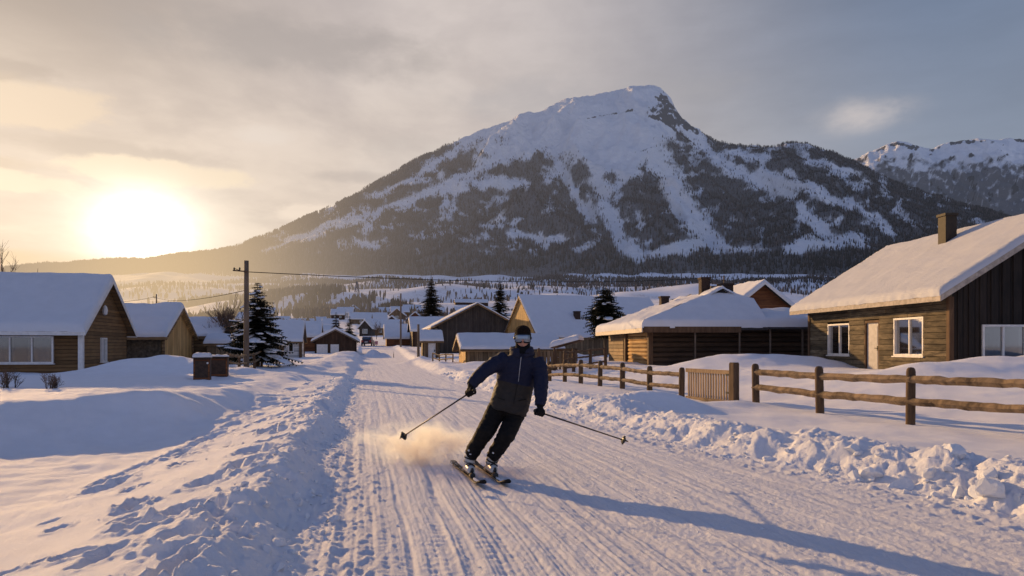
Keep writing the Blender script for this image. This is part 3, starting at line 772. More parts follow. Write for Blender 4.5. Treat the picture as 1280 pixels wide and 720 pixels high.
def log_wall(mb, a, b, z0, topf, holes, r=.11, out=None):
    a = Vector((a[0], a[1], 0)); b = Vector((b[0], b[1], 0)); d = (b - a); L = d.length; d.normalize(); nrm = Vector(out).normalized()
    z = z0 + r
    while z < max(topf(0), topf(L / 2), topf(L)) - r * .5:
        iv = [(0, L)]
        for s0, s1, h0, h1 in holes:
            if h0 < z < h1:
                nv = []
                for p, q in iv:
                    if s1 <= p or s0 >= q: nv.append((p, q)); continue
                    if s0 > p: nv.append((p, s0))
                    if s1 < q: nv.append((s1, q))
                iv = nv
        for p, q in iv:
            if q - p > .05:
                n = max(2, int((q - p) / 1.2)); w = rnd.uniform(-.01, .01)
                pts = [a + d * (p + (q - p) * i / n) + nrm * (.02 + w + rnd.uniform(-.008, .008)) + Vector((0, 0, z + rnd.uniform(-.008, .008))) for i in range(n + 1)]
                mb.tube(pts, [r * rnd.uniform(.94, 1.04) for _ in pts], 8)
        z += r * 1.86

def window(parent, c, d, nrm, w, h, panes=2, frame='white_paint', fw=.07, curtain=True, sill=True):
    """c: middle of the opening on the wall face; d along the wall; nrm outwards"""
    c = Vector(c); d = Vector(d).normalized(); nrm = Vector(nrm).normalized(); up = Vector((0, 0, 1))
    M = Matrix((d, nrm, up)).transposed()
    mb = MB(); p = .045
    mb.box(c + up * (h / 2 - fw / 2) + nrm * (p / 2), (w, .10 + p, fw), M); mb.box(c - up * (h / 2 - fw / 2) + nrm * (p / 2), (w, .10 + p, fw), M)
    for s in (-1, 1): mb.box(c + d * s * (w / 2 - fw / 2) + nrm * (p / 2), (fw, .096 + p, h - 2 * fw), M)
    for i in range(1, panes): mb.box(c + d * (-w / 2 + w * i / panes) + nrm * .012, (fw * .8, .07, h - 2 * fw), M)
    win = mb.build('window', frame, parent)
    g = MB(); g.box(c - nrm * .012, (w - 1.6 * fw, .008, h - 1.6 * fw), M); g.build('pane', 'glass', win)
    if curtain:
        n = 26
        for part in ((-.5, -.12), (.10, .5)):
            k = MB(); a = 0
            for i in range(n + 1):
                s = part[0] + (part[1] - part[0]) * i / n
                off = .012 * math.sin(i * 1.35)
                for zz in (-.5, .5): k.v.append(c + d * (s * (w - 2 * fw)) - nrm * (.045 + off) + up * (zz * (h - 2 * fw)))
            for i in range(n): k.face((a + 2 * i, a + 2 * i + 2, a + 2 * i + 3, a + 2 * i + 1))
            k.build('curtain', 'curtain_cloth', win)
    if sill:
        s = MB(); s.box(c - up * (h / 2 + .025) + nrm * .06, (w + .1, .16, .045), M); s.build('sill', frame, win)
    return win
def door(parent, c, d, nrm, w, h, mat='door_paint', frame='brown_post'):
    c = Vector(c); d = Vector(d).normalized(); nrm = Vector(nrm).normalized(); up = Vector((0, 0, 1)); M = Matrix((d, nrm, up)).transposed()
    mb = MB(); mb.box(c + nrm * .0, (w - .12, .05, h - .06), M)
    for zz in (-.22, .24): mb.box(c + up * zz * h + nrm * .03, (w * .6, .014, h * .34), M)
    dr = mb.build('door', mat, parent)
    f = MB()
    for s in (-1, 1): f.box(c + d * s * (w / 2) + nrm * .03, (.10, .13, h), M)
    f.box(c + up * (h / 2) + nrm * .032, (w + .1, .13, .10), M); f.build('door_frame', frame, dr)
    k = MB(); k.box(c + d * (w * .32) + nrm * .04, (.07, .02, .2), M); k.tube([c + d * (w * .32) + nrm * .04, c + d * (w * .32) + nrm * .1, c + d * (w * .2) + nrm * .1], .014, 6); k.build('handle', 'dark_metal', dr)
    return dr
def chimney(parent, c, w, h, mat='brick', pot=True):
    c = Vector(c); mb = MB(); mb.box(c + Vector((0, 0, h / 2)), (w, w, h)); mb.box(c + Vector((0, 0, h - .06)), (w + .09, w + .09, .1)); mb.box(c + Vector((0, 0, h * .12)), (w + .05, w + .05, .05))
    ch = mb.build('chimney', mat, parent)
    if pot:
        p = MB(); p.lathe(c + Vector((0, 0, h - .01)), [(.12 * w / .5, 0), (.11 * w / .5, .16), (.14 * w / .5, .17), (.14 * w / .5, .2)], 10); p.build('chimney_cap', 'dark_metal', ch)
    return ch

def gable_house(name, label, cat, origin, zb, rz, L, Wd, hw, hr, wall='tan_siding', gable=None, oe=.45, og=.4, snow_t=.25, fascia='white_paint', seed=1, group=None,
                wins=(), doors=(), planks=None, detail=1, chim=(), res=.3, roof_mat='roof_felt', sink=.6, corner=None, rthick=.12, snow_mat='roof_snow', lumpy=.35):
    """ridge along local x (0..L), eaves at y=0 and y=Wd; wins/doors: (side, s, z, w, h, ...) side in F(y=0) E(x=L) S(x=0) B(y=Wd)"""
    T = thing(name, label, cat, (origin[0], origin[1], zb), rz, group)
    gable = gable or wall
    def topf(side):
        if side in 'FB': return lambda s: hw
        return lambda s: hw + (hr - hw) * (1 - abs(s / Wd - .5) * 2)
    SD = {'F': (Vector((0, 0, 0)), Vector((1, 0, 0)), Vector((0, -1, 0)), L), 'E': (Vector((L, 0, 0)), Vector((0, 1, 0)), Vector((1, 0, 0)), Wd),
          'S': (Vector((0, 0, 0)), Vector((0, 1, 0)), Vector((-1, 0, 0)), Wd), 'B': (Vector((0, Wd, 0)), Vector((1, 0, 0)), Vector((0, 1, 0)), L)}
    holes = {k: [] for k in 'FESB'}
    for w in list(wins): holes[w[0]].append((w[1] - w[3] / 2, w[1] + w[3] / 2, w[2] - w[4] / 2, w[2] + w[4] / 2))
    for w in list(doors): holes[w[0]].append((w[1] - w[3] / 2, w[1] + w[3] / 2, w[2] - w[4] / 2, w[2] + w[4] / 2))
    planks = planks or {}
    ins = .10 if (planks or wins) else 0
    # wall core: each side its own part, split round its openings
    for sd, (a, d, nn, ll) in SD.items():
        if detail < 1 and sd == 'B': pass
        mat = gable if sd in 'ES' else wall
        mb = MB(); tf = topf(sd)
        hs = sorted(holes[sd])
        if sd in planks:
            kind, pm = planks[sd]
            # dark sheathing behind the boards
            off = -nn * .10
            pts = [a + d * .1 + off + Vector((0, 0, -sink)), a + d * (ll - .1) + off + Vector((0, 0, -sink)), a + d * (ll - .1) + off + Vector((0, 0, tf(ll) - .03))]
            if sd in 'ES': pts.append(a + d * (ll / 2) + off + Vector((0, 0, tf(ll / 2) - .1)))
            pts.append(a + d * .1 + off + Vector((0, 0, tf(0) - .03)))
            mb.prism(pts, -nn * .04)
            mb2 = MB()
            if kind == 'plank': plank_wall(mb2, a, a + d * ll, -sink, lambda s: tf(s) - .02, hs, .19, .10, out=nn, jit=.014)
            else: log_wall(mb2, a, a + d * ll, -sink, lambda s: tf(s) - .02, hs, .115, nn)
            mb.build('wall_sheathing', 'dark_room', T)
            mb2.build('wall', pm, T, smooth=(kind != 'plank'))
            continue
        xs = [0.0]
        for h in hs: xs += [h[0], h[1]]
        xs += [ll]
        if sd in 'ES': xs.append(ll / 2)
        for hh in hs:
            pass
        xs = sorted(set(round(q, 4) for q in xs))
        th = .12
        for p, q in zip(xs[:-1], xs[1:]):
            if q - p < .004: continue
            mid = (p + q) / 2
            hole = [h for h in hs if h[0] < mid < h[1]]
            def pan(z0f, z1f):
                mb.prism([a + d * p + Vector((0, 0, z0f(p))), a + d * q + Vector((0, 0, z0f(q))), a + d * q + Vector((0, 0, z1f(q))), a + d * p + Vector((0, 0, z1f(p)))], -nn * th)
            if hole:
                h = hole[0]; pan(lambda s: -sink, lambda s: h[2]); pan(lambda s: h[3], tf)
            else: pan(lambda s: -sink, tf)
        mb.build('wall', mat, T)
        if hs:
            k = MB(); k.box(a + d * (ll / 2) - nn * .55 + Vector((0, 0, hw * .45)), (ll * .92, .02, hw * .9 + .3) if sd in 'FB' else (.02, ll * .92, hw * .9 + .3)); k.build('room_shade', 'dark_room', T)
    if corner:
        for x, y in ((0, 0), (L, 0), (L, Wd), (0, Wd)):
            mb = MB(); mb.box((x + (.03 if x else -.03), y + (.03 if y else -.03), (hw - sink) / 2), (.14, .14, hw + sink - .02)); mb.build('corner_board', corner, T)
    for w in wins:
        a, d, nn, ll = SD[w[0]]
        window(T, a + d * w[1] + Vector((0, 0, w[2])) - nn * .0, d, nn, w[3], w[4], w[5] if len(w) > 5 else 2, *( [w[6]] if len(w) > 6 else []))
    for w in doors:
        a, d, nn, ll = SD[w[0]]
        door(T, a + d * w[1] + Vector((0, 0, w[2])), d, nn, w[3], w[4], *( [w[5]] if len(w) > 5 else []))
    # roof
    sl = (hr - hw) / (Wd / 2)
    ze = hw - oe * sl
    mb = MB(); th = rthick
    for s in (0, 1):
        ye = -oe if s == 0 else Wd + oe
        pts = [(-og, ye, ze), (L + og, ye, ze), (L + og, Wd / 2, hr), (-og, Wd / 2, hr)]
        mb.prism([Vector(p) for p in pts], Vector((0, 0, th)))
    rf = mb.build('roof', roof_mat, T)
    fb = MB(); fz = .17
    for s in (0, 1):
        ye = -oe - .015 if s == 0 else Wd + oe + .015
        fb.box((L / 2, ye, ze + th / 2 - .04), (2 * og + L + .06, .03, fz))
        for xe in (-og - .016, L + og + .016):
            y0, y1 = (ye, Wd / 2)
            fb.prism([Vector((xe - .015, y0, ze + th - fz - .02)), Vector((xe - .015, y1, hr + th - fz - .02)), Vector((xe - .015, y1, hr + th + .012)), Vector((xe - .015, y0, ze + th + .012))], Vector((.03, 0, 0)))
    fb.build('fascia', fascia, rf)
    sm = MB()
    e = .03
    snow_patch(sm, (-og - e, -oe - e, ze + th - e * sl), (L + og + e, -oe - e, ze + th - e * sl), (L + og + e, Wd / 2, hr + th), (-og - e, Wd / 2, hr + th), snow_t, seed, (1, 1, 0, 1), res, lumpy)
    snow_patch(sm, (L + og + e, Wd + oe + e, ze + th - e * sl), (-og - e, Wd + oe + e, ze + th - e * sl), (-og - e, Wd / 2, hr + th), (L + og + e, Wd / 2, hr + th), snow_t, seed, (1, 1, 0, 1), res * 1.5, lumpy)
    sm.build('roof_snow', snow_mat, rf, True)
    for c in chim:     # (x, y, w, height above roof surface, material)
        zz = hr - abs(c[1] - Wd / 2) * sl - .2
        chimney(rf, (c[0], c[1], zz), c[2], c[3] + .3, c[4] if len(c) > 4 else 'brick', len(c) < 6)
    return T, rf

ROAD_RZ = math.atan(.205)          # houses across the road direction
e1 = Vector((math.cos(ROAD_RZ), math.sin(ROAD_RZ)))
def left_of(pt, L, rz=ROAD_RZ): return (pt[0] - L * math.cos(rz), pt[1] - L * math.sin(rz))

# --- the near house on the right: weathered boards, dark board gable
T, rf = gable_house('wooden_house', 'dark wooden house nearest on the right with a thick snowy roof and a pale door', 'house', (13.95, 33.6), .45, R(-86), 9.7, 7.8, 3.05, 5.45,
    wall='black_boards', gable='black_boards', oe=.75, og=.5, snow_t=.25, snow_mat='dimmed_roof_snow', fascia='pale_fascia', seed=3, sink=.8, res=.10, lumpy=.12,
    wins=(('F', 2.6, 1.35, 1.8, 1.35, 2), ('F', 7.45, 1.40, 1.75, 1.4, 2), ('E', 2.15, 1.15, 2.3, 1.25, 3)), doors=(('F', 5.15, .98, .98, 2.1),), planks={'F': ('plank', 'weathered_boards')})
mb = MB()
for i in range(20):
    s = .2 + i * .39
    if s > 7.6: break
    top = 3.05 + 2.4 * (1 - abs(s / 7.8 - .5) * 2) - .03
    segs = [(-.8, top)]
    if 1.06 < s < 3.44: segs = [(-.8, .5), (1.82, top)]
    for z0, z1 in segs: mb.box((9.7 + .018, s, (z0 + z1) / 2), (.036, .055, z1 - z0))
mb.build('wall_batten', 'black_boards', T)
chimney(rf, (5.2, 3.0, 4.6), .46, 1.72, 'brass_chimney', False)
for c, q in (((.05, -.06, .9), (.16, .16, 3.6)), ((9.68, -.06, .9), (.16, .16, 3.6)), ((4.86, -.09, 2.93), (9.46, .14, .2))):
    mb = MB(); mb.box(c, q); mb.build('corner_board' if q[0] < 1 else 'eave_beam', 'brown_post', T)

# --- left foreground house
T, rf = gable_house('bungalow', 'tan bungalow nearest on the left with white framed windows and a smooth snowy roof', 'house', left_of((-19.9, 33.2), 15), .0, ROAD_RZ, 15, 6.6, 2.42, 4.75,
    wall='brown_siding', gable='tan_siding', roof_mat='tan_siding', oe=.5, og=.35, snow_t=.30, seed=5, res=.2, lumpy=.14, sink=.3,
    wins=(('F', 12.55, 1.35, 2.7, 1.25, 3), ('F', 8.2, 1.35, 2.4, 1.25, 3), ('E', 2.9, 1.33, .72, 1.2, 2)))
mb = MB(); mb.box((15.05, -.06, 1.05), (.2, .2, 2.6)); mb.build('corner_board', 'white_paint', T)
mb = MB(); mb.lathe((15.2, 2.6, 3.05), [(.02, 0), (.10, .05), (.13, .25), (.09, .42), (.02, .5)], 8); mb.build('wall_lamp', 'white_paint', T)

# --- second and third houses on the left
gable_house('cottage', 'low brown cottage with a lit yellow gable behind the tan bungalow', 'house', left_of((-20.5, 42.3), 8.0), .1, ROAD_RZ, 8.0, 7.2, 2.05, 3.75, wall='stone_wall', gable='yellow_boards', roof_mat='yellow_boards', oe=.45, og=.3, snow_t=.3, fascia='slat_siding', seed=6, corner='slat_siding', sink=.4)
gable_house('carport', 'open slatted carport with white posts beyond the low brown cottage', 'shed', left_of((-20.6, 50.5), 5.2), .15, ROAD_RZ, 5.2, 6.2, 2.05, 3.15, wall='slat_siding', oe=.3, og=.3, snow_t=.28, fascia='slat_siding', seed=7, corner='white_paint', sink=.4)
T, rf = gable_house('garden_shed', 'small tan shed with a snow cap beside the big snowy spruce', 'shed', left_of((-19.0, 49.5), 1.9), .3, ROAD_RZ, 1.9, 1.8, 1.35, 1.75, wall='tan_vertical', oe=.15, og=.15, snow_t=.25, fascia='slat_siding', seed=8, sink=.4)
gable_house('cabin', 'white and brown cabin past the tall spruce on the left of the road', 'house', left_of((-20.8, 70.5), 4.2), .35, ROAD_RZ, 4.2, 5.0, 1.75, 3.45, wall='white_siding', gable='white_siding', oe=.35, og=.3, snow_t=.25, seed=9, fascia='slat_siding', sink=.5, corner='brown_post',
    wins=(('F', 3.4, 1.05, .5, .9, 1),), doors=(('F', 2.2, .85, 1.0, 1.7, 'fence_wood'), ('E', 1.2, .85, .8, 1.7, 'fence_wood')))
gable_house('house', 'orange brown house with its gable peeping over the dark garage', 'house', left_of((-26.0, 97), 6), .6, ROAD_RZ, 6.0, 5.5, 2.4, 4.1, wall='rust_boards', oe=.35, og=.3, snow_t=.25, seed=10, sink=.6)
T, rf = gable_house('garage', 'dark garage with two white doors and a snowy gable left of the road', 'garage', (-25.6, 95.0), .65, ROAD_RZ - R(90), 6.5, 5.0, 1.55, 2.85, wall='dark_brown_boards', oe=.4, og=.4, snow_t=.28, seed=11, fascia='grey_pole', sink=.6)
mb = MB()
for y0, y1 in ((.25, 1.55), (1.9, 2.9)):
    mb = MB(); mb.box((6.53, (y0 + y1) / 2, .55), (.05, y1 - y0, 1.1))
    for q in (.2, .55, .9): mb.box((6.56, (y0 + y1) / 2, q), (.02, y1 - y0 - .1, .05))
    mb.build('garage_door', 'white_paint', T)
gable_house('long_house', 'long flat brown house behind the dark garage', 'house', left_of((-35, 140), 12), 1.6, ROAD_RZ, 12, 6, 2.9, 3.9, wall='tan_siding', oe=.4, og=.3, snow_t=.15, seed=12, sink=1, res=.6)

# --- right: barn with lit yellow gable, grey gable house, low shed
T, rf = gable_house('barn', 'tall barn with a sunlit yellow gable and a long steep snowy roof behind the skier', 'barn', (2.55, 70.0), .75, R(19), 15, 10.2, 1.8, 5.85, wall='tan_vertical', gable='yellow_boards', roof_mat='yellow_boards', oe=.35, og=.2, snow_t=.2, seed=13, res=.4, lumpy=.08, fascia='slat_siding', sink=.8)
chimney(rf, (5.0, 2.0, 3.0), .55, 1.35, 'sooty_brick', False)
T, rf = gable_house('grey_house', 'big dark grey house with a plain gable facing the road, left of the skier', 'house', (-10.5, 89.7), .2, ROAD_RZ - R(90), 12, 8.7, 3.6, 5.9, wall='dark_brown_boards', gable='grey_boards', oe=.75, og=.5, snow_t=.13, seed=14, sink=.5, fascia='slat_siding', lumpy=.2)
mb = MB(); mb.tube([(12.14, -.12, -.3), (12.14, -.12, 3.2)], .2, 12); mb.build('drain_pipe', 'ceramic', T, True)
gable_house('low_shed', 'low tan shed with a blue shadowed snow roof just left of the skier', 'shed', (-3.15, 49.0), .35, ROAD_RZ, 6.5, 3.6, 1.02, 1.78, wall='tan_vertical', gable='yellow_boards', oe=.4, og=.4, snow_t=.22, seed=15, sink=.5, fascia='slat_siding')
gable_house('outhouse', 'tiny outhouse with a white door beside the dark grey gable house', 'shed', (-8.2, 66.0), .35, ROAD_RZ, 1.6, 1.7, 1.75, 2.35, wall='tan_vertical', oe=.3, og=.3, snow_t=.22, seed=16, sink=.5, fascia='slat_siding', doors=(('F', .85, .75, .8, 1.5, 'white_paint'),))
gable_house('brown_house', 'low red brown house beside the road beyond the grey gable house', 'house', (-20.9, 120), 1.05, ROAD_RZ, 6.5, 6.5, 2.0, 4.0, wall='rust_boards', gable='rust_boards', oe=.4, og=.4, snow_t=.22, seed=17, sink=.8)
gable_house('dark_house', 'dark walled house with a wide snowy roof behind the grey gable house', 'house', (-15.6, 113), .9, ROAD_RZ, 9.2, 7, 3.2, 5.1, wall='dark_brown_boards', oe=.4, og=.4, snow_t=.25, seed=18, sink=.8)
# --- brown gabled house behind the log cabin
T, rf = gable_house('gabled_house', 'brown gabled house with a square chimney behind the log cabin roof', 'house', (15.5, 64), .8, R(-84), 9, 5.6, 3.3, 5.5, wall='rust_boards', oe=.4, og=.5, snow_t=.25, seed=19, sink=.8, chim=((3.5, 1.1, .6, 1.5, 'brass_chimney', 0),))

# --- log cabin on the right: sunlit log front, dark log side, hipped end over an open lean-to
def log_cabin():
    L, Wd, hw, hr = 11.0, 8.3, 2.1, 3.62
    T = thing('log_cabin', 'long log cabin with a sunlit log front and a dark shaded side', 'cabin', (6.45, 48, .5), R(-86))
    mb = MB(); holes = [(4.6, 5.5, .2, 1.95)]
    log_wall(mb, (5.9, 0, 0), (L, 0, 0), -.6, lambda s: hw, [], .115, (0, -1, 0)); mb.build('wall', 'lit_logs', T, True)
    mb = MB(); mb.prism([Vector((0, 0, -.6)), Vector((4.3, 0, -.6)), Vector((4.3, 0, hw)), Vector((0, 0, hw))], Vector((0, .12, 0))); mb.build('wall', 'slat_siding', T)
    mb = MB(); mb.prism([Vector((4.3, .5, -.6)), Vector((5.9, .5, -.6)), Vector((5.9, .5, hw)), Vector((4.3, .5, hw))], Vector((0, .12, 0))); mb.build('porch_wall', 'tan_siding', T)
    mb = MB(); log_wall(mb, (L, 0, 0), (L, Wd, 0), -.6, lambda s: hw, [], .14, (1, 0, 0)); mb.build('wall', 'shaded_logs', T, True)
    mb = MB(); mb.prism([Vector((.1, .14, -.6)), Vector((.1, Wd, -.6)), Vector((.1, Wd, hw)), Vector((.1, Wd / 2, hr)), Vector((.1, .14, hw))], Vector((.1, 0, 0)))
    mb.prism([Vector((.25, Wd, -.6)), Vector((L, Wd, -.6)), Vector((L, Wd, hw)), Vector((.25, Wd, hw))], Vector((0, -.1, 0))); mb.build('wall', 'dark_brown_boards', T)
    mb = MB(); mb.box((L - .14, .14 + .05, .8), (.1, .1, 2.8)); mb.build('wall_sheathing', 'dark_room', T)
    door(T, (5.0, .46, .95), (1, 0, 0), (0, -1, 0), .9, 1.95, 'cream_paint')
    for c, q in (((5.75, -.1, .8), (.36, .3, 2.8)), ((L + .02, -.12, .8), (.24, .24, 2.8))):
        mb = MB(); mb.box(c, q); mb.build('post', 'brown_post', T)
    for y in (2.0, 4.3, 5.9, 7.6):
        mb = MB(); mb.box((L + .75, y, .7), (.07, .07, 2.6)); mb.build('porch_post', 'grey_pole', T)
    for z in (.1, .5):
        mb = MB(); mb.box((L + .82, 7.0, z), (.05, 2.2, .06)); mb.build('porch_rail', 'grey_pole', T)
    mb = MB(); mb.box((L + .75, Wd / 2, hw - .13), (.12, Wd, .14)); mb.build('porch_beam', 'brown_post', T)
    sl = (hr - hw) / (Wd / 2); oe = .75; ze = hw - oe * sl; xn = L + .95; xr = L - 1.7; dz = .5
    yl = Wd + .5
    yR = 5.7; zR = hr - (yR - Wd / 2) * sl
    A = Vector((xn, -oe, ze)); B0 = Vector((xn, Wd + oe, ze)); P1 = Vector((xr, Wd / 2, hr)); Q = Vector((-.5, Wd / 2, hr)); Af = Vector((-.5, -oe, ze))
    E = P1 + (B0 - P1) * ((yR - Wd / 2) / (Wd / 2 + oe)); B = Vector((xn, yR, ze)); Ef = Vector((-.5, yR, E.z))
    mb = MB(); up = Vector((0, 0, .12))
    mb.prism([Af, A, P1, Q], up); mb.prism([E, Ef, Q, P1], up); mb.prism([A, B, E, P1], up)
    rf = mb.build('roof', 'roof_felt', T)
    mb = MB(); mb.prism([Vector((.3, yR - .15, 1.5)), Vector((L - .6, yR - .15, 1.5)), Vector((L - .6, yR - .15, E.z - .02)), Vector((.3, yR - .15, E.z - .02))], Vector((0, -.1, 0))); mb.build('upper_wall', 'dark_brown_boards', T)
    mb = MB(); mb.box((xn / 2 - .25, -oe - .02, ze + .0), (xn + .5, .05, .24)); mb.build('fascia', 'cream_paint', rf)
    mb = MB(); mb.box((xn + .03, 1.8, ze + .02), (.05, 5.0, .3)); mb.build('fascia', 'brown_post', rf)
    mb = MB()
    k = Vector((0, 0, .12)); o1 = Vector((.05, -.05, -.02))
    snow_patch(mb, Af + k + Vector((0, -.05, -.02)), A + k + o1, P1 + k, Q + k, .38, 21, (1, 0, 0, 1), .17, .25)
    snow_patch(mb, A + k + o1, B + k + o1 * .5, E + k, P1 + k, .38, 22, (1, 0, 0, 0), .17, .15)
    snow_patch(mb, E + k, Ef + k, Q + k, P1 + k, .38, 23, (0, 1, 0, 0), .4)
    mb.build('roof_snow', 'roof_snow', rf, True)
    # small dark gablet at the hip peak and the flatter lean-to roof running right
    mb = MB(); c = P1 + Vector((.42, 0, .14)); mb.prism([c + Vector((0, -.62, -.05)), c + Vector((0, .62, -.05)), c + Vector((0, 0, .30))], Vector((-.9, 0, .0))); mb.build('gablet', 'dark_room', rf)
    mb = MB(); g0 = c + Vector((.1, 0, .34))
    snow_patch(mb, c + Vector((.12, -.8, -.06)), c + Vector((-1.6, -.8, -.06)), c + Vector((-1.6, 0, .34)), g0, .15, 25, (1, 0, 0, 1), .15)
    snow_patch(mb, c + Vector((-1.6, .8, -.06)), c + Vector((.12, .8, -.06)), g0, c + Vector((-1.6, 0, .34)), .15, 26, (1, 1, 0, 0), .15)
    mb.build('gablet_snow', 'roof_snow', rf, True)
    mb = MB()
    a, b2, c2, d2 = Vector((xn + .02, 5.0, ze + .05)), Vector((xn + .02, Wd + 1.0, ze + .05)), Vector((L - 2.0, Wd + 1.0, ze + .75)), Vector((L - 2.0, 5.0, ze + .75))
    mb.prism([a, b2, c2, d2], Vector((0, 0, .1))); mb.build('lean_to_roof', 'roof_felt', rf)
    mb = MB(); up2 = Vector((0, 0, .105)); snow_patch(mb, a + up2, b2 + up2, c2 + up2, d2 + up2, .42, 27, (1, 1, 0, 0), .17, .2); mb.build('lean_to_snow', 'roof_snow', rf, True)
    chimney(rf, (7.6, 3.9, 3.3), .5, 1.6, 'sooty_brick', False); chimney(rf, (8.2, 4.9, 3.1), .65, 1.4, 'sooty_brick', False); chimney(rf, (3.0, 2.9, 2.9), .5, 1.25, 'sooty_brick', False)
log_cabin()

# --- far village houses, each a thing of its own
FAR = [(440, 388, 16, 420, 'S', 'white_siding', 'white gabled house up the slope left of the dark spruce clump'), (422, 399, 16, 330, 'F', 'dark_brown_boards', 'dark low house just above the two roadside spruces'), (530, 394, 18, 400, 'F', 'rust_boards', 'small rust house close left of the broad dark spruce'), (580, 398, 22, 340, 'F', 'tan_siding', 'tan house above the left eave of the grey gable'),
       (305, 400, 20, 310, 'F', 'tan_siding', 'tan house low behind the utility pole'), (495, 400, 18, 330, 'S', 'tan_vertical', 'pale gabled house above the red brown roadside house'), (660, 384, 22, 500, 'F', 'tan_siding', 'tan house showing over the left end of the barn ridge'),
       (455, 416, 14, 200, 'S', 'grey_boards', 'grey gabled house with a pale garage door at the end of the road'), (470, 418, 26, 215, 'F', 'tan_siding', 'tan house with a long snowy roof at the end of the road'), (492, 414, 20, 240, 'F', 'rust_boards', 'rust brown house right of the tan house at the end of the road'),
       (460, 401, 46, 310, 'F', 'tan_vertical', 'long low snowy roofed building across the middle of the village'), (488, 404, 18, 290, 'S', 'dark_brown_boards', 'dark gabled house just right of the long low village building'),
       (500, 394, 22, 380, 'F', 'tan_siding', 'small tan house below the dark spruce clump in the valley'), (398, 404, 14, 300, 'F', 'white_siding', 'tall white house left of the two roadside spruces'), (375, 404, 28, 280, 'F', 'tan_siding', 'wide snowy roofed tan house behind the left street'),
       (412, 407, 18, 260, 'F', 'rust_boards', 'red brown house peeping between the garage and the roadside spruces'), (590, 376, 42, 620, 'F', 'dark_brown_boards', 'very long dark building out in the snowy valley'), (566, 392, 26, 400, 'F', 'tan_siding', 'tan house right of the large dark spruce'),
       (612, 390, 20, 430, 'F', 'dark_brown_boards', 'dark house between the two tall spruces in the valley'), (640, 394, 22, 380, 'F', 'grey_boards', 'grey house just left of the barn gable'), (518, 403, 20, 300, 'S', 'rust_boards', 'rust gabled house left of the large dark spruce'),
       (805, 377, 32, 560, 'F', 'dark_brown_boards', 'flat dark building behind the chimneyed log cabin roof'), (430, 396, 20, 350, 'F', 'white_siding', 'white house above the roadside spruces'), (350, 402, 18, 300, 'F', 'white_siding', 'white house behind the snowy spruce on the left'),
       (545, 386, 20, 470, 'F', 'tan_vertical', 'small pale house half hidden by the large dark spruce'), (515, 385, 22, 480, 'F', 'white_siding', 'pale house farthest up the valley above the village'), (478, 390, 18, 430, 'F', 'grey_boards', 'grey house below the brown valley woods'),
       (330, 396, 22, 340, 'F', 'tan_vertical', 'pale brown house left of the white valley house'), (620, 380, 18, 560, 'F', 'grey_boards', 'small grey house beside the very long dark building'), (690, 368, 18, 700, 'F', 'dark_brown_boards', 'tiny dark hut on the snow above the barn ridge')]
for i, (px, py, wpx, d, side, wall, lab) in enumerate(FAR):
    w = wpx * d / F; x = WX(px, d); zb = float(valley_height(np.array([x]), np.array([float(d)]))[0])
    zpy = CAMZ + (433 - py) * d / F
    zb = min(max(zb, zpy - 3), zpy + 3) if d < 260 else zb
    hw = 2.6 if d < 400 else 3.0; hr = hw + min(2.4, w * .28 + .5)
    if side == 'F':
        gable_house('village_house', lab, 'house', (x - w / 2, d), zb, R(rnd.uniform(-4, 14)), w, 6.5, hw, hr, wall=wall, oe=.5, og=.4, snow_t=.35, seed=40 + i, sink=2.5, res=1.0, wins=() if d > 330 else (('F', w * .3, 1.4, .9, .9, 1), ('F', w * .7, 1.4, .9, .9, 1)))
    else:
        gable_house('village_house', lab, 'house', (x - w / 2, d + 8), zb, R(-90 + rnd.uniform(0, 10)), 8, w, hw, hr + .4, wall=wall, oe=.5, og=.4, snow_t=.35, seed=40 + i, sink=2.5, res=1.0, wins=(('E', w * .5, 1.4, 1.4, 1.2, 2),))
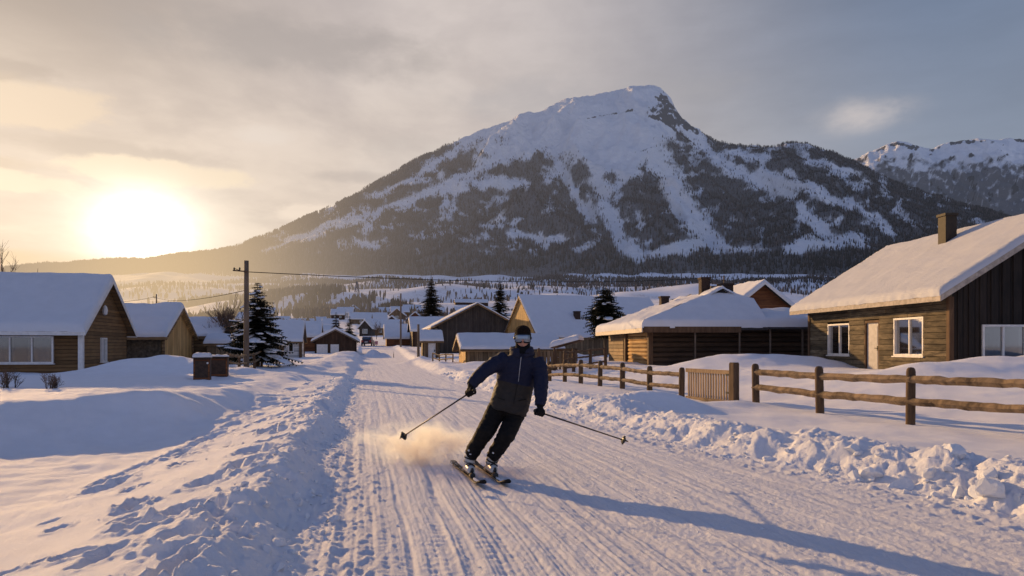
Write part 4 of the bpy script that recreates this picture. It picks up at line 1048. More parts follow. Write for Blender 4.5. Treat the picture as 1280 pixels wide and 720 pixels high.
# ------------------------------------------------------------------ trees
def conifer(name, label, x, y, zb, h, rad, seed, snowload=.5, needles='needles', skirt=.12, dens=1.0, group=None, cut=0.0, rounded=False):
    r = random.Random(seed)
    T = thing(name, label, 'tree', (x, y, zb), r.uniform(0, 6), group)
    tk = MB(); n = 9; tk.tube([(r.uniform(-.03, .03) * h * .1, r.uniform(-.03, .03) * h * .1, -.4 + (h * .98 + .4) * i / n) for i in range(n + 1)], [.028 * h * (1 - i / n) ** .8 + .008 for i in range(n + 1)], 7); tk.build('trunk', 'bark', T, True)
    cr = MB(); sn = MB(); bm = MB()
    levels = int(h * 4.2 * dens ** .5) + 10
    for l in range(levels):
        f = (l + r.random() * .6) / levels
        z = h * (skirt + (1 - skirt) * f)
        if f < cut: continue
        reach = rad * ((1 - f) ** .85 * (1 if f > .06 else .8)) * r.uniform(.75, 1.12) + .06
        if rounded: reach = rad * (math.sin(math.pi * min(1, f * .86 + .16)) ** .6) * r.uniform(.6, 1.1)
        if f > .1 and r.random() < .18: reach *= .7
        nb = max(4, int((7 + 5 * (1 - f)) * dens ** .5))
        a0 = r.uniform(0, 6.28)
        for b in range(nb):
            if r.random() < .08: continue
            a = a0 + 6.283 * b / nb + r.uniform(-.3, .3); L = reach * r.uniform(.62, 1.12)
            up0 = r.uniform(.05, .3); droop = r.uniform(.25, .55)
            d = Vector((math.cos(a), math.sin(a), 0)); sd = Vector((-d.y, d.x, 0))
            k = max(3, int(L / .16)); pp = []
            for i in range(k + 1):
                q = i / k
                pp.append(Vector((0, 0, z)) + d * (L * q) + Vector((0, 0, L * (up0 * q - droop * q * q + .12 * q ** 4))) + sd * r.uniform(-.02, .02) * L)
            if L > .5: bm.tube(pp[::max(1, k // 3)], [.012 * h / 5 * (1 - .7 * i / 6) for i in range(len(pp[::max(1, k // 3)]))], 4, False)
            for i in range(1, k + 1):
                q = i / k; p = pp[i]; w = (.30 * (1 - q) + .10) * min(1, L * .8) + .05
                for s in (-1, 1):
                    for rep in range(2):
                        tip = p + sd * (s * w * r.uniform(.7, 1.3)) + d * w * r.uniform(.3, 1.0) + Vector((0, 0, r.uniform(-.35, .1) * w))
                        e = (tip - p).cross(Vector((r.uniform(-.4, .4), r.uniform(-.4, .4), 1))).normalized() * w * r.uniform(.16, .30)
                        mid = p.lerp(tip, .5)
                        nn = len(cr.v); cr.v += [p, mid + e, tip, mid - e]; cr.face((nn, nn + 1, nn + 2, nn + 3))
                nn = len(cr.v); hang = p + Vector((r.uniform(-.05, .05), r.uniform(-.05, .05), -w * r.uniform(.4, .9)))
                cr.v += [p - d * w * .4, p + d * w * .4, hang]; cr.face((nn, nn + 1, nn + 2))
            if r.random() < snowload and L > .22:
                i0 = max(1, int(k * r.uniform(.25, .6))); i1 = k
                ps = [pp[i] + Vector((0, 0, .03 + .02 * r.random())) for i in range(i0, i1 + 1)]
                if len(ps) >= 2:
                    ww = L * r.uniform(.10, .2) + .03
                    sn.tube(ps, [(ww * (.55 + .45 * math.sin(3.1 * (j + .7) / (len(ps) + .4))) * r.uniform(.7, 1.2), .035 + .02 * r.random()) for j in range(len(ps))], 7, True, up=(0, 0, 1))
    cr.build('crown', needles, T)
    if bm.v: bm.build('branches', 'bark', T)
    if len(sn.v) > 1500: tag(sn.build('snow_load', 'clod_snow', T, True), kind='stuff')
    return T
def bare_tree(name, label, x, y, zb, h, seed, stems=1, spread=.5, levels=5, rad=.012, mat='birch_twig', cat='tree', group=None):
    r = random.Random(seed); T = thing(name, label, cat, (x, y, zb), 0, group)
    tk = MB(); tw = MB()
    def grow(p, d, L, ra, lv):
        pts = [p]; k = 4
        for i in range(k):
            d = (d + Vector((r.uniform(-1, 1), r.uniform(-1, 1), r.uniform(-.3, .8))) * .12).normalized(); pts.append(pts[-1] + d * (L / k))
        (tk if lv == levels else tw).tube(pts, [ra * (1 - .45 * i / k) for i in range(k + 1)], 6 if lv == levels else 3, lv == levels)
        if lv > 0:
            for j in range(r.choice((3, 4, 4, 5)) if lv > 1 else 3):
                q = r.uniform(.3, 1.0); i = min(k - 1, int(q * k)); pp = pts[i].lerp(pts[i + 1], q * k - i)
                nd = (d + Vector((r.uniform(-1, 1), r.uniform(-1, 1), r.uniform(-.1, .7))) * (spread + .35)).normalized()
                grow(pp, nd, L * r.uniform(.45, .72), ra * .55, lv - 1)
    for s in range(stems):
        a = r.uniform(0, 6.28); d = Vector((math.cos(a) * .22 * (stems > 1), math.sin(a) * .22 * (stems > 1), 1)).normalized()
        grow(Vector((r.uniform(-.15, .15) * (stems > 1), r.uniform(-.15, .15) * (stems > 1), -.2)), d, h * .46 * r.uniform(.8, 1.1), rad * h, levels)
    tk.build('trunk', 'bark', T, True); tw.build('branches', mat, T)
    return T

conifer('spruce', 'large snow laden spruce behind the utility pole on the left', WX(322, 40), 40, .25, 4.85, 2.25, 3, .27, dens=1.8)
conifer('spruce', 'taller and left of the two small spruces beside the far road', WX(420, 118), 118, 1.0, 6.2, 1.75, 4, .15)
conifer('spruce', 'shorter and right of the two small spruces beside the far road', WX(437, 124), 124, 1.2, 5.6, 1.7, 5, .15)
conifer('spruce', 'broad dark spruce rising left of the grey gable', WX(539, 150), 150, 2.0, 14.4, 4.6, 6, .08, dens=.8)
conifer('spruce', 'slim dark spruce between the grey gable and the barn', WX(625, 150), 150, 2.6, 13.6, 3.5, 7, .08, dens=.8)
conifer('pine', 'bushy dark pine in front of the snowy barn roof', WX(757, 57.5), 57.5, 1.0, 5.3, 1.75, 8, .10, 'pine_needles', .25, 2.2, rounded=True)
conifer('spruce', 'tiny dark spruce on the snow field above the barn ridge', WX(731, 560), 560, float(valley_height(np.array([WX(731, 560)]), np.array([560.]))[0]), 13, 4.5, 9, -1, dens=.3)
bare_tree('birch', 'bare many stemmed birch left of the snowy spruce', WX(280, 52), 52, .3, 5.6, 11, 7, .4, 4, .013)
bare_tree('birch', 'thin bare birch behind the carport roof', WX(246, 66), 66, .35, 4.8, 12, 4, .45, 4, .013)
bare_tree('birch', 'bare birch rising behind the tan bungalow roof at the left edge', WX(4, 48), 48, .3, 8.4, 13, 4, .4, 4, .011)
bare_tree('birch', 'short bare birch close behind the white and brown cabin', WX(352, 100), 100, .9, 5.0, 14, 4, .5, 4, .009)
bare_tree('birch', 'bare round crowned tree right of the broad dark spruce', WX(560, 165), 165, 3.4, 7, 15, 3, .6, 4, .009)
bare_tree('shrub', 'bare twiggy shrub under the bungalow window at the left edge', WX(11, 20.5), 20.5, gz(WX(11, 20.5), 20.5), 1.0, 16, 9, .7, 3, .016, cat='shrub')
bare_tree('shrub', 'bare twiggy shrub in front of the bungalow corner', WX(62, 20.5), 20.5, gz(WX(62, 20.5), 20.5), .92, 17, 8, .7, 3, .016, cat='shrub')

for px, d, h, sd, lab in ((470, 170, 5.5, 21, 'bare village tree above the distant car'), (505, 190, 6, 22, 'bare village tree behind the red brown roadside house'), (590, 210, 7, 23, 'bare village tree behind the dark grey gable'), (668, 190, 7, 24, 'bare village tree above the left end of the barn ridge'), (705, 200, 7.5, 25, 'bare village tree above the middle of the barn ridge'),
                          (300, 75, 5, 26, 'bare leaning tree between the carport and the snowy spruce'), (362, 150, 6, 27, 'bare village tree above the white and brown cabin'), (392, 170, 6, 28, 'bare village tree above the dark garage'), (980, 90, 5, 29, 'bare bush tree behind the brown gabled house')):
    x = WX(px, d); bare_tree('birch', lab, x, d, float(valley_height(np.array([x]), np.array([float(d)]))[0]) if d > 150 else gz(x, d), h, sd, 3, .5, 4, .013)
# ------------------------------------------------------------------ fences
def rail_mesh(mb, a, b, r, seed):
    rr = random.Random(seed); a = Vector(a); b = Vector(b); n = 12
    mb.tube([a.lerp(b, i / n) + Vector((rr.uniform(-.012, .012), rr.uniform(-.012, .012), rr.uniform(-.012, .012))) for i in range(n + 1)], [(r * 1.12 * rr.uniform(.9, 1.08), r * .98 * rr.uniform(.88, 1.08)) for _ in range(n + 1)], 6)
def post_mesh(mb, r, h, square=False):
    if square: mb.box((0, 0, h / 2 - .3), (r * 1.9, r * 1.9, h + .6)); mb.box((0, 0, h + .008), (r * 1.7, r * 1.7, .03))
    else: mb.lathe((0, 0, 0), [(r * .98, -.6), (r, .2), (r * .97, h - .09), (r * .86, h - .04), (r * .6, h - .01), (r * .1, h)], 12)
def rail_fence(name, label, pts, hs, zr, r=.085, rr=.072, cap_r=True, post='fence_wood', rail='rail_wood', ext=None, snowy=.0):
    p0 = pts[0]; zb = gz(*p0)
    T = thing(name, label, 'fence', (p0[0], p0[1], zb))
    L = []
    for i, (p, h) in enumerate(zip(pts, hs)):
        z = gz(*p) - zb
        mb = MB(); post_mesh(mb, r * rnd.uniform(.92, 1.1), h, not cap_r)
        o = mb.build('post', post, T, cap_r, 0); o.location = (p[0] - p0[0], p[1] - p0[1], z); o.rotation_euler = (rnd.uniform(-.03, .03), rnd.uniform(-.03, .03), rnd.uniform(0, 1))
        L.append((Vector((p[0] - p0[0], p[1] - p0[1], z)), h))
    spans = list(zip(L[:-1], L[1:]))
    if ext: e = Vector((ext[0] - p0[0], ext[1] - p0[1], gz(*ext) - zb)); spans.append((L[-1], (e, L[-1][1])))
    for i, ((a, ha), (b, hb)) in enumerate(spans):
        for q in zr:
            mb = MB(); d = (b - a).normalized() * .05; off = Vector((d.y, -d.x, 0)) * .0
            rail_mesh(mb, a - d + Vector((0, 0, ha * q)), b + d + Vector((0, 0, hb * q)), rr, int(i * 7 + q * 100))
            o = mb.build('rail', rail, T, False)
    return T
def fpos(px): y = 12.58 / ((px - 640) / F + .366); return (WX(px, y), y)
near = [fpos(q) for q in (945, 1025, 1138)]
endp = fpos(1300)
rail_fence('rail_fence', 'weathered rail fence right of the gate with chunky round posts', near + [endp], [.98, 1.04, 1.09, 1.1], (.40, .78), rr=.088, ext=(11.2, 5.6))
far_ = [fpos(q) for q in (852, 812, 778, 750, 726, 706, 687, 668, 652)]
rail_fence('rail_fence', 'weathered rail fence left of the gate running back behind the skier', far_, [.86, .88, .88, .92, .90, .88, .86, .85, .85], (.34, .76), r=.092)
g0 = fpos(858); g1 = fpos(917)
T = thing('wooden_gate', 'slatted wooden gate between the two rail fences', 'gate', (g0[0], g0[1], gz(*g0)))
dv = Vector((g1[0] - g0[0], g1[1] - g0[1], 0)); Lg = dv.length; dv.normalize(); M = Matrix((dv, Vector((-dv.y, dv.x, 0)), Vector((0, 0, 1)))).transposed(); dz = gz(*g1) - gz(*g0)
mb = MB(); n = 17
for i in range(n): mb.box(dv * (.12 + (Lg - .3) * i / (n - 1)) + Vector((0, 0, .24 + rnd.uniform(-.01, .01))), (.055, .03, .98), M)
mb.build('slat', 'gate_wood', T)
for z, hh in ((.78, .11), (.0, .09)):
    mb = MB(); mb.box(dv * (Lg / 2) + Vector((0, 0, z)) - Vector((-dv.y, dv.x, 0)) * .04, (Lg - .1, .045, hh), M); mb.build('gate_rail', 'rail_wood' if z < .1 else 'gate_wood', T)
mb = MB(); post_mesh(mb, .095, 1.02, True); o = mb.build('gate_post', 'fence_wood', T); o.location = dv * (Lg + .02); o.rotation_euler = (0, 0, math.atan2(dv.y, dv.x))
mb = MB()
for z in (.25, .72): mb.box(dv * (Lg - .12) + Vector((0, 0, z)) + Vector((dv.y, -dv.x, 0)) * .07, (.24, .012, .05), M)
mb.build('hinge', 'dark_metal', T)
# darker fences further back
dk = [(WX(676, 36), 36), (WX(690, 36.6), 36.6), (WX(704, 37.2), 37.2)]
zb = gz(*dk[0]); T = thing('board_fence', 'short upright board fence behind the rail fence beside the skier', 'fence', (dk[0][0], dk[0][1], zb))
mb = MB()
for i in range(11): mb.box((i * .20 - .2, i * .1, .45), (.16, .03, 1.3 + rnd.uniform(-.06, .06)))
mb.build('board', 'tan_vertical', T)
for k in (0, 4, 9):
    mb = MB(); post_mesh(mb, .07, 1.25); o = mb.build('post', 'brown_post', T, True); o.location = (k * .2 - .1, k * .1 - .06, 0)
dk = [(WX(q, d), d) for q, d in ((706, 34), (717, 35), (738, 36), (757, 37))]
rail_fence('paddock_fence', 'dark paddock fence in front of the snow covered woodpile', dk, [1.1, 1.05, 1.0, .98], (.25, .62, .92), r=.085, rr=.05, post='brown_post', rail='brown_post')
lf = [(WX(q, d), d) for q, d in ((284, 33), (299, 34), (318, 36), (327, 40))]
rail_fence('low_fence', 'low dark fence below the utility pole on the left', lf, [.85, .85, .9, .9], (.5, .92), r=.07, rr=.055, post='brown_post', rail='rail_wood')
rf_ = [(WX(q, d), d) for q, d in ((541, 54), (549, 53), (557, 52), (566, 50.5))]
rail_fence('broken_fence', 'low pale broken fence in front of the grey gable house', rf_, [.75, .7, .75, .6], (.45, .92), r=.05, rr=.05, post='rail_wood', rail='rail_wood')

# snow covered woodpile by the cabin
wx, wy = WX(709, 43), 43; wz = gz(wx, wy)
T = thing('woodpile', 'snow covered woodpile with a dark side left of the sunlit log cabin', 'woodpile', (wx, wy, wz), R(78))
mb = MB()
for i in range(7):
    for j in range(8): mb.tube([(-1.0 + j * .27 + .13 * (i % 2), -.5, .0 + i * .13), (-1.0 + j * .27 + .13 * (i % 2), .5, .0 + i * .13)], .065 * rnd.uniform(.8, 1.05), 7)
mb.build('log', 'brown_post', T)
mb = MB(); mb.prism([Vector((-1.3, -.8, 1.3)), Vector((1.3, -.8, 1.3)), Vector((1.3, .8, .85)), Vector((-1.3, .8, .85))], Vector((0, 0, .05))); mb.build('cover_board', 'brown_post', T)
mb = MB(); snow_patch(mb, (1.35, .85, .9), (-1.35, .85, .9), (-1.35, -.85, 1.35), (1.35, -.85, 1.35), .32, 31, (1, 1, 1, 1), .14); mb.build('snow_cap', 'roof_snow', T, True)

# brown bins on the left verge
def bin_box(label, x, y, w, d, h, seed, wedge=False):
    zb = gz(x, y) - .04; T = thing('wooden_bin', label, 'bin', (x, y, zb), ROAD_RZ + R(6), 'brown bins by the left verge')
    mb = MB(); mb.box((0, 0, h / 2), (w, d, h)); mb.build('body', 'rusty_metal', T, False, .015)
    mb = MB()
    for sx in (-1, 1): mb.box((sx * (w / 2 - .03), -d / 2 - .012, h / 2), (.05, .02, h * .96))
    for z in (.08, h - .06): mb.box((0, -d / 2 - .010, z), (w - .12, .016, .05))
    mb.build('trim', 'rust_boards', T)
    mb = MB(); mb.box((0, 0, h + .02), (w + .06, d + .06, .04)); lid = mb.build('lid', 'rusty_metal', T)
    mb = MB(); snow_patch(mb, (-w / 2 - .03, -d / 2 - .03, h + .04), (w / 2 + .03, -d / 2 - .03, h + .04), (w / 2 + .03, d / 2 + .03, h + .04), (-w / 2 - .03, d / 2 + .03, h + .04), .13 if not wedge else .05, seed, (1, 1, 1, 1), .08, .4, .12); mb.build('snow_cap', 'roof_snow', lid, True)
    return T
T = bin_box('front brown bin with a thick snow cap on the left verge', WX(253, 25.6), 25.6, .54, .6, .78, 3)
mb = MB(); mb.tube([(.20, -.325, .62), (.20, -.345, .62)], .035, 10); mb.build('reflector', 'white_paint', T)
bin_box('wider brown bin standing behind the snow capped front bin', WX(270, 27.2), 27.2, .85, .7, .72, 4, True)

# ------------------------------------------------------------------ poles and wires
def pole(name, label, x, y, zb, h, r=.10, arm=.6, arm_z=None, arm_dir=(-1, .1), insul=2):
    T = thing(name, label, 'utility pole', (x, y, zb))
    mb = MB(); n = 6; mb.tube([(0, 0, -.8 + (h + .8) * i / n) for i in range(n + 1)], [r * (1.08 - .25 * i / n) for i in range(n + 1)], 10); mb.build('pole', 'grey_pole', T, True)
    if arm:
        az_ = arm_z or h - .5; d = Vector((arm_dir[0], arm_dir[1], 0)).normalized()
        mb = MB(); mb.tube([d * -.12 + Vector((0, -r - .02, az_ - .05)), d * arm + Vector((0, -r - .02, az_ + .02))], .035, 6); ar = mb.build('crossarm', 'brown_post', T)
        for i in range(insul):
            k = MB(); k.lathe(d * (arm - .06 - i * .28) + Vector((0, -r - .02, az_ + .02)), [(.02, 0), (.045, .03), (.03, .06), (.05, .09), (.025, .13), (.01, .15)], 8)
            k.build('insulator', 'dark_metal', ar, True)
    return T
UP = W(308, 466, 35); pole('utility_pole', 'tall wooden utility pole with a side arm beside the snowy spruce', UP.x, UP.y, UP.z, 5.45, .13, .62, 4.95)
RP = W(501, 432, 105); pole('utility_pole', 'thin utility pole in front of the red brown roadside house', RP.x, RP.y, RP.z, 7.6, .13, .5, insul=1)
FP = W(195.5, 384, 110); pole('utility_pole', 'small sunlit utility pole beyond the cottage roof', FP.x, FP.y, FP.z - 3, 5.0, .10, .5, insul=2)
PP = W(523, 446, 62); pole('leaning_pole', 'weathered pole stump beside the tiny outhouse', PP.x, PP.y, PP.z, 2.8, .12, 0)
def wire(label, a, b, sag, r=.014, n=24):
    a = Vector(a); b = Vector(b); mb = MB()
    mb.tube([a.lerp(b, i / n) - Vector((0, 0, sag * 4 * (i / n) * (1 - i / n))) for i in range(n + 1)], r, 5)
    o = mb.build('power_line', 'wire_black', None, True); return tag(o, label, 'power line')
topA = Vector((UP.x - .5, UP.y - .1, UP.z + 5.05)); topB = Vector((UP.x, UP.y - .1, UP.z + 4.9))
endW = W(905, 341, 78)
EP = (endW.x, endW.y); pole('utility_pole', 'utility pole half hidden behind the log cabin chimneys', EP[0], EP[1], .8, endW.z - .8 - .3, .10, .35, insul=1)
wire('black power line crossing from the utility pole to the right above the village', topB, (EP[0], EP[1] - .1, endW.z - .4), .55, .02)
wire('short power line slanting from the side arm to the pole', topA, topB, .02, .016)
wire('upper power line running left from the small sunlit pole', (FP.x - .4, FP.y - .1, FP.z + 1.55), tuple(W(40, 377, 60)), .5, .022)
wire('power line running right from the small sunlit pole towards the spruce', (FP.x - .1, FP.y - .1, FP.z + 1.5), topB - Vector((0, 0, .9)), .5, .016)
# lattice pylon far off
py_ = W(446, 369, 640); zz = float(valley_height(np.array([py_.x]), np.array([640.]))[0]); zt = W(446, 352, 640).z
T = thing('pylon', 'pale lattice power pylon on the snow above the brown woods', 'pylon', (py_.x, 640, min(zz, zt - 7.5)))
H_ = zt - min(zz, zt - 7.5); mb = MB()
lv = [(2.0, 0), (1.5, H_ * .33), (1.0, H_ * .62), (.5, H_)]
for (w0, z0), (w1, z1) in zip(lv[:-1], lv[1:]):
    c0 = [Vector((sx * w0, sy * w0, z0)) for sx, sy in ((-1, -1), (1, -1), (1, 1), (-1, 1))]; c1 = [Vector((sx * w1, sy * w1, z1)) for sx, sy in ((-1, -1), (1, -1), (1, 1), (-1, 1))]
    for i in range(4):
        mb.tube([c0[i], c1[i]], .14, 4); mb.tube([c0[i], c1[(i + 1) % 4]], .10, 4); mb.tube([c0[(i + 1) % 4], c1[i]], .10, 4); mb.tube([c1[i], c1[(i + 1) % 4]], .10, 4)
mb.build('lattice', 'pale_steel', T)
mb = MB(); mb.tube([(-2.2, 0, H_ * .88), (2.2, 0, H_ * .88)], .14, 4); mb.build('crossarm', 'pale_steel', T)

# ------------------------------------------------------------------ car, sign and snow pole down the road
cz = CAMZ + (433 - 429.3) * 122 / F
cx = WX(460, 122); gy = gz(cx, 122)
T = thing('parked_car', 'dark red car with snow on its roof far down the road', 'car', (cx, 122, gy), R(3))
mb = MB()
prof = [(-2.0, .35), (-2.05, .75), (-1.9, .95), (-1.75, 1.0), (1.0, 1.0), (1.95, .85), (2.1, .6), (2.1, .35)]
mb.prism([Vector((-.85, p, q)) for p, q in prof], Vector((1.7, 0, 0))); mb.build('body', 'car_paint', T, False, .05)
mb = MB(); mb.prism([Vector((-.74, p, q)) for p, q in [(-1.8, 1.0), (-1.55, 1.5), (.1, 1.52), (.9, 1.0)]], Vector((1.48, 0, 0))); cb = mb.build('cabin', 'car_paint', T, False, .06)
mb = MB(); mb.prism([Vector((-.62, -1.80, 1.06)), Vector((.62, -1.80, 1.06)), Vector((.56, -1.60, 1.44)), Vector((-.56, -1.60, 1.44))], Vector((0, -.03, .01))); mb.build('rear_window', 'glass', cb)
mb = MB(); snow_patch(mb, (-.74, -1.6, 1.5), (.74, -1.6, 1.5), (.74, .2, 1.5), (-.74, .2, 1.5), .14, 2, (1, 1, 1, 1), .15, .3, .15); mb.build('roof_snow', 'roof_snow', cb, True)
for sx in (-1, 1):
    mb = MB(); mb.box((sx * .66, -2.06, .78), (.26, .06, .2)); mb.build('tail_light', 'tail_red', T)
    for yy in (-1.3, 1.35):
        mb = MB(); mb.tube([(sx * .72, yy, .32), (sx * .9, yy, .32)], .33, 14); wl = mb.build('wheel', 'rubber', T)
        k = MB(); k.tube([(sx * .90, yy, .32), (sx * .915, yy, .32)], .19, 10); k.build('rim', 'ceramic', wl)
mb = MB(); mb.box((0, -2.07, .45), (1.6, .1, .16)); mb.build('bumper', 'rubber', T); mb = MB(); mb.box((0, -2.09, .66), (.5, .02, .12)); mb.build('number_plate', 'white_paint', T)
sx_, sy_ = WX(470.5, 121), 121
T = thing('road_sign', 'small pink warning board beside the distant dark red car', 'sign', (sx_, sy_, gz(sx_, sy_)))
mb = MB(); mb.box((0, 0, .55), (.5, .03, .62)); mb.build('sign_board', 'pink_sign', T); mb = MB(); mb.tube([(0, .04, -.3), (0, .04, .85)], .03, 6); mb.build('post', 'grey_pole', T)
sx_, sy_ = WX(492, 77), 77
T = thing('snow_stake', 'thin dark snow stake on the right edge of the far road', 'stake', (sx_, sy_, gz(sx_, sy_)))
mb = MB(); mb.tube([(0, 0, -.3), (.01, 0, .62)], .035, 6); mb.build('stake', 'fence_wood', T); mb = MB(); mb.tube([(.01, 0, .45), (.012, 0, .58)], .042, 8); mb.build('reflector_band', 'white_paint', T)

# ------------------------------------------------------------------ clods of snow thrown up by the plough
def clods(name, label, items):
    ico = bmesh.new(); bmesh.ops.create_icosphere(ico, subdivisions=2, radius=1); bv = np.array([v.co[:] for v in ico.verts]); ico.verts.index_update()
    bf = np.array([[v.index for v in f.verts] for f in ico.faces]); ico.free()
    n = len(items); k = len(bv); rs = np.random.RandomState(21); V = np.zeros((n, k, 3))
    for i, (x, y, z, s) in enumerate(items):
        q = bv * (1 + .20 * perlin(bv[:, 0] * 1.3 + i * 3.7, bv[:, 1] * 1.3 + bv[:, 2], 301)[:, None] + .16 * perlin(bv[:, 0] * 3 + i, bv[:, 1] * 3 + 2 * bv[:, 2], 302)[:, None])
        for _ in range(7):     # knock flat facets off the clod
            d = rs.randn(3); d /= np.linalg.norm(d); dd = q @ d; lim = rs.uniform(.30, .75); q = q - np.maximum(0, dd - lim)[:, None] * d
        q = q * np.array([1, rs.uniform(.7, 1.1), rs.uniform(.55, .9)]); a = rs.rand() * 6.28; c, s2 = math.cos(a), math.sin(a)
        q = np.stack([q[:, 0] * c - q[:, 1] * s2, q[:, 0] * s2 + q[:, 1] * c, q[:, 2]], 1)
        V[i] = q * s + np.array([x, y, z])
    fc = (np.arange(n)[:, None, None] * k + bf[None]).reshape(-1, 3)
    return tag(np_mesh(name, V.reshape(-1, 3), fc, ['clod_snow'], False), label, 'snow', kind='stuff')
r = random.Random(44); C = []
for i in range(1700):
    y = 3.6 + 34 * r.random() ** 1.6; tr = abs(r.gauss(.45, .42)) - .15
    s = .010 + .17 * r.random() ** 6.5 * (1 if y < 9 else .6)
    if tr < .05: s = min(s, .035)
    C.append((float(road_edge(y)) + tr - .205 * y, y, s))
for i in range(1100):
    y = 3.0 + 30 * r.random() ** 1.6; tl = abs(r.gauss(.25, .5)) - .25
    C.append((-(tl + .5) - .205 * y, y, .012 + .05 * r.random() ** 3))
for i in range(260):
    y = 4 + 16 * r.random(); C.append((r.uniform(-.4, 4.6) - .205 * y, y, .006 + .016 * r.random() ** 2))
xs = np.array([c[0] for c in C]); ys = np.array([c[1] for c in C]); zs = ground_height(xs, ys)
clods('snow_clods', 'broken clods of ploughed snow along both sides of the road', [(c[0], c[1], z + c[2] * .12, c[2]) for c, z in zip(C, zs)])
# ------------------------------------------------------------------ the skier
plain('navy_cloth', (.012, .017, .052), .75, .3, 30, spec=.25)
plain('charcoal_cloth', (.030, .025, .023), .8, .3, 30, spec=.2)
plain('black_cloth', (.0085, .0075, .0075), .8, .35, 30, spec=.2)
plain('brown_knit', (.016, .010, .008), .95, .4, 60, bump=.01, spec=.1)
plain('gaiter_cloth', (.008, .009, .011), .9, .3, 30, spec=.1)
plain('skin', (.40, .20, .145), .5, .2, 40, spec=.35)
plain('zip_metal', (.42, .42, .45), .35, .1, 20)
plain('boot_shell', (.58, .57, .55), .35, .15, 14)
plain('boot_black', (.015, .015, .016), .4, .2)
plain('boot_green', (.16, .20, .07), .4, .2)
plain('ski_black', (.010, .010, .011), .65, .3, 10, spec=.12)
plain('ski_edge', (.30, .20, .10), .35, .3, 10)
plain('pole_shaft', (.045, .024, .016), .4, .2)
m, t, b, out = new_mat('goggle_mirror'); tc = t.n('ShaderNodeTexCoord')
b.inputs['Base Color'].default_value = (.17, .21, .28, 1); b.inputs['Metallic'].default_value = 1; b.inputs['Roughness'].default_value = .12; MATS['goggle_mirror'] = m
# two-tone jacket: navy above, charcoal below a slanting seam
m, t, b, out = new_mat('jacket_cloth'); tc = t.n('ShaderNodeTexCoord'); sp = t.n('ShaderNodeSeparateXYZ'); t.put(sp.inputs[0], tc.outputs['Object'])
n = t.noise(tc.outputs['Object'], 30, 4)
seam = t.add(sp.outputs[2], t.mul(sp.outputs[0], .235)); SEAM = .0
MATS['jacket_cloth'] = m; _jk = (t, b, sp, seam, n)

ROOT = Vector((-.40, 8.42, .03))
def J(px, py, y): return W(px, py, y) - ROOT
def ring(mb, c, a, bv, n=20):
    base = len(mb.v)
    for k in range(n):
        th = 2 * math.pi * k / n; ca, sa = math.cos(th), math.sin(th)
        e = .85
        mb.v.append(Vector(c) + Vector(a) * (abs(ca) ** e * (1 if ca >= 0 else -1)) + Vector(bv) * (abs(sa) ** e * (1 if sa >= 0 else -1)))
    return base
def loft(mb, rings, n=20):
    bs = [ring(mb, c, a, bv, n) for c, a, bv in rings]
    for p, q in zip(bs[:-1], bs[1:]):
        for k in range(n): k2 = (k + 1) % n; mb.face((p + k, p + k2, q + k2, q + k))
    mb.face(range(bs[0] + n - 1, bs[0] - 1, -1)); mb.face(range(bs[-1], bs[-1] + n))
def ball(mb, c, r, n=12):
    rx, ry, rz = r if hasattr(r, '__len__') else (r, r, r)
    loft(mb, [(Vector(c) + Vector((0, 0, rz * math.sin(a))), Vector((rx * math.cos(a), 0, 0)), Vector((0, ry * math.cos(a), 0))) for a in [(-1.5 + 3.0 * i / 8) for i in range(9)]], n)
def fuse(mb, name, mat, parent, voxel, smooth=4, wrinkle=None):
    me = bpy.data.meshes.new(name); me.from_pydata([tuple(v) for v in mb.v], [], mb.f)
    bm = bmesh.new(); bm.from_mesh(me); bmesh.ops.recalc_face_normals(bm, faces=bm.faces[:]); bm.to_mesh(me); bm.free()
    tmp = bpy.data.objects.new('temp', me); COL.objects.link(tmp)
    rm = tmp.modifiers.new('r', 'REMESH'); rm.mode = 'VOXEL'; rm.voxel_size = voxel
    if smooth: sm = tmp.modifiers.new('s', 'SMOOTH'); sm.factor = .5; sm.iterations = smooth
    bpy.context.view_layer.update()
    dg = bpy.context.evaluated_depsgraph_get(); res = bpy.data.meshes.new_from_object(tmp.evaluated_get(dg))
    bpy.data.objects.remove(tmp)
    res.name = name
    if wrinkle:
        n = len(res.vertices); co_ = np.empty(n * 3, dtype=np.float32); no = np.empty(n * 3, dtype=np.float32)
        res.vertices.foreach_get('co', co_); res.vertices.foreach_get('normal', no)
        c = co_.reshape(-1, 3).astype(np.float64); nn = no.reshape(-1, 3)
        d = wrinkle(c); c = c + nn * d[:, None]; res.vertices.foreach_set('co', c.astype(np.float32).ravel()); res.update()
    res.polygons.foreach_set('use_smooth', [True] * len(res.polygons))
    o = bpy.data.objects.new(name, res); COL.objects.link(o); o.parent = parent; res.materials.append(MATS[mat]); return o
def folds(amp, fx, fz, seed):
    def f(c):
        q = c[:, 0] * .6 + c[:, 1] * .8
        return amp * (ridged(q * fx + .4 * perlin(c[:, 2] * 7, q * 5, seed + 3), c[:, 2] * fz, 2, seed) * .55 + .45 * perlin(q * fx * .5 + 3, c[:, 2] * fz * .5, seed + 9))
    return f

P = thing('person', 'skier in a navy and charcoal jacket, black trousers and goggles carving down the road', 'person', ROOT)
X = Vector((1, 0, 0)); Yv = Vector((0, 1, 0)); Z = Vector((0, 0, 1))
tilt = Vector((.965, 0, -.26)).normalized()
HC = W(653.4, 424, 8.3) - ROOT
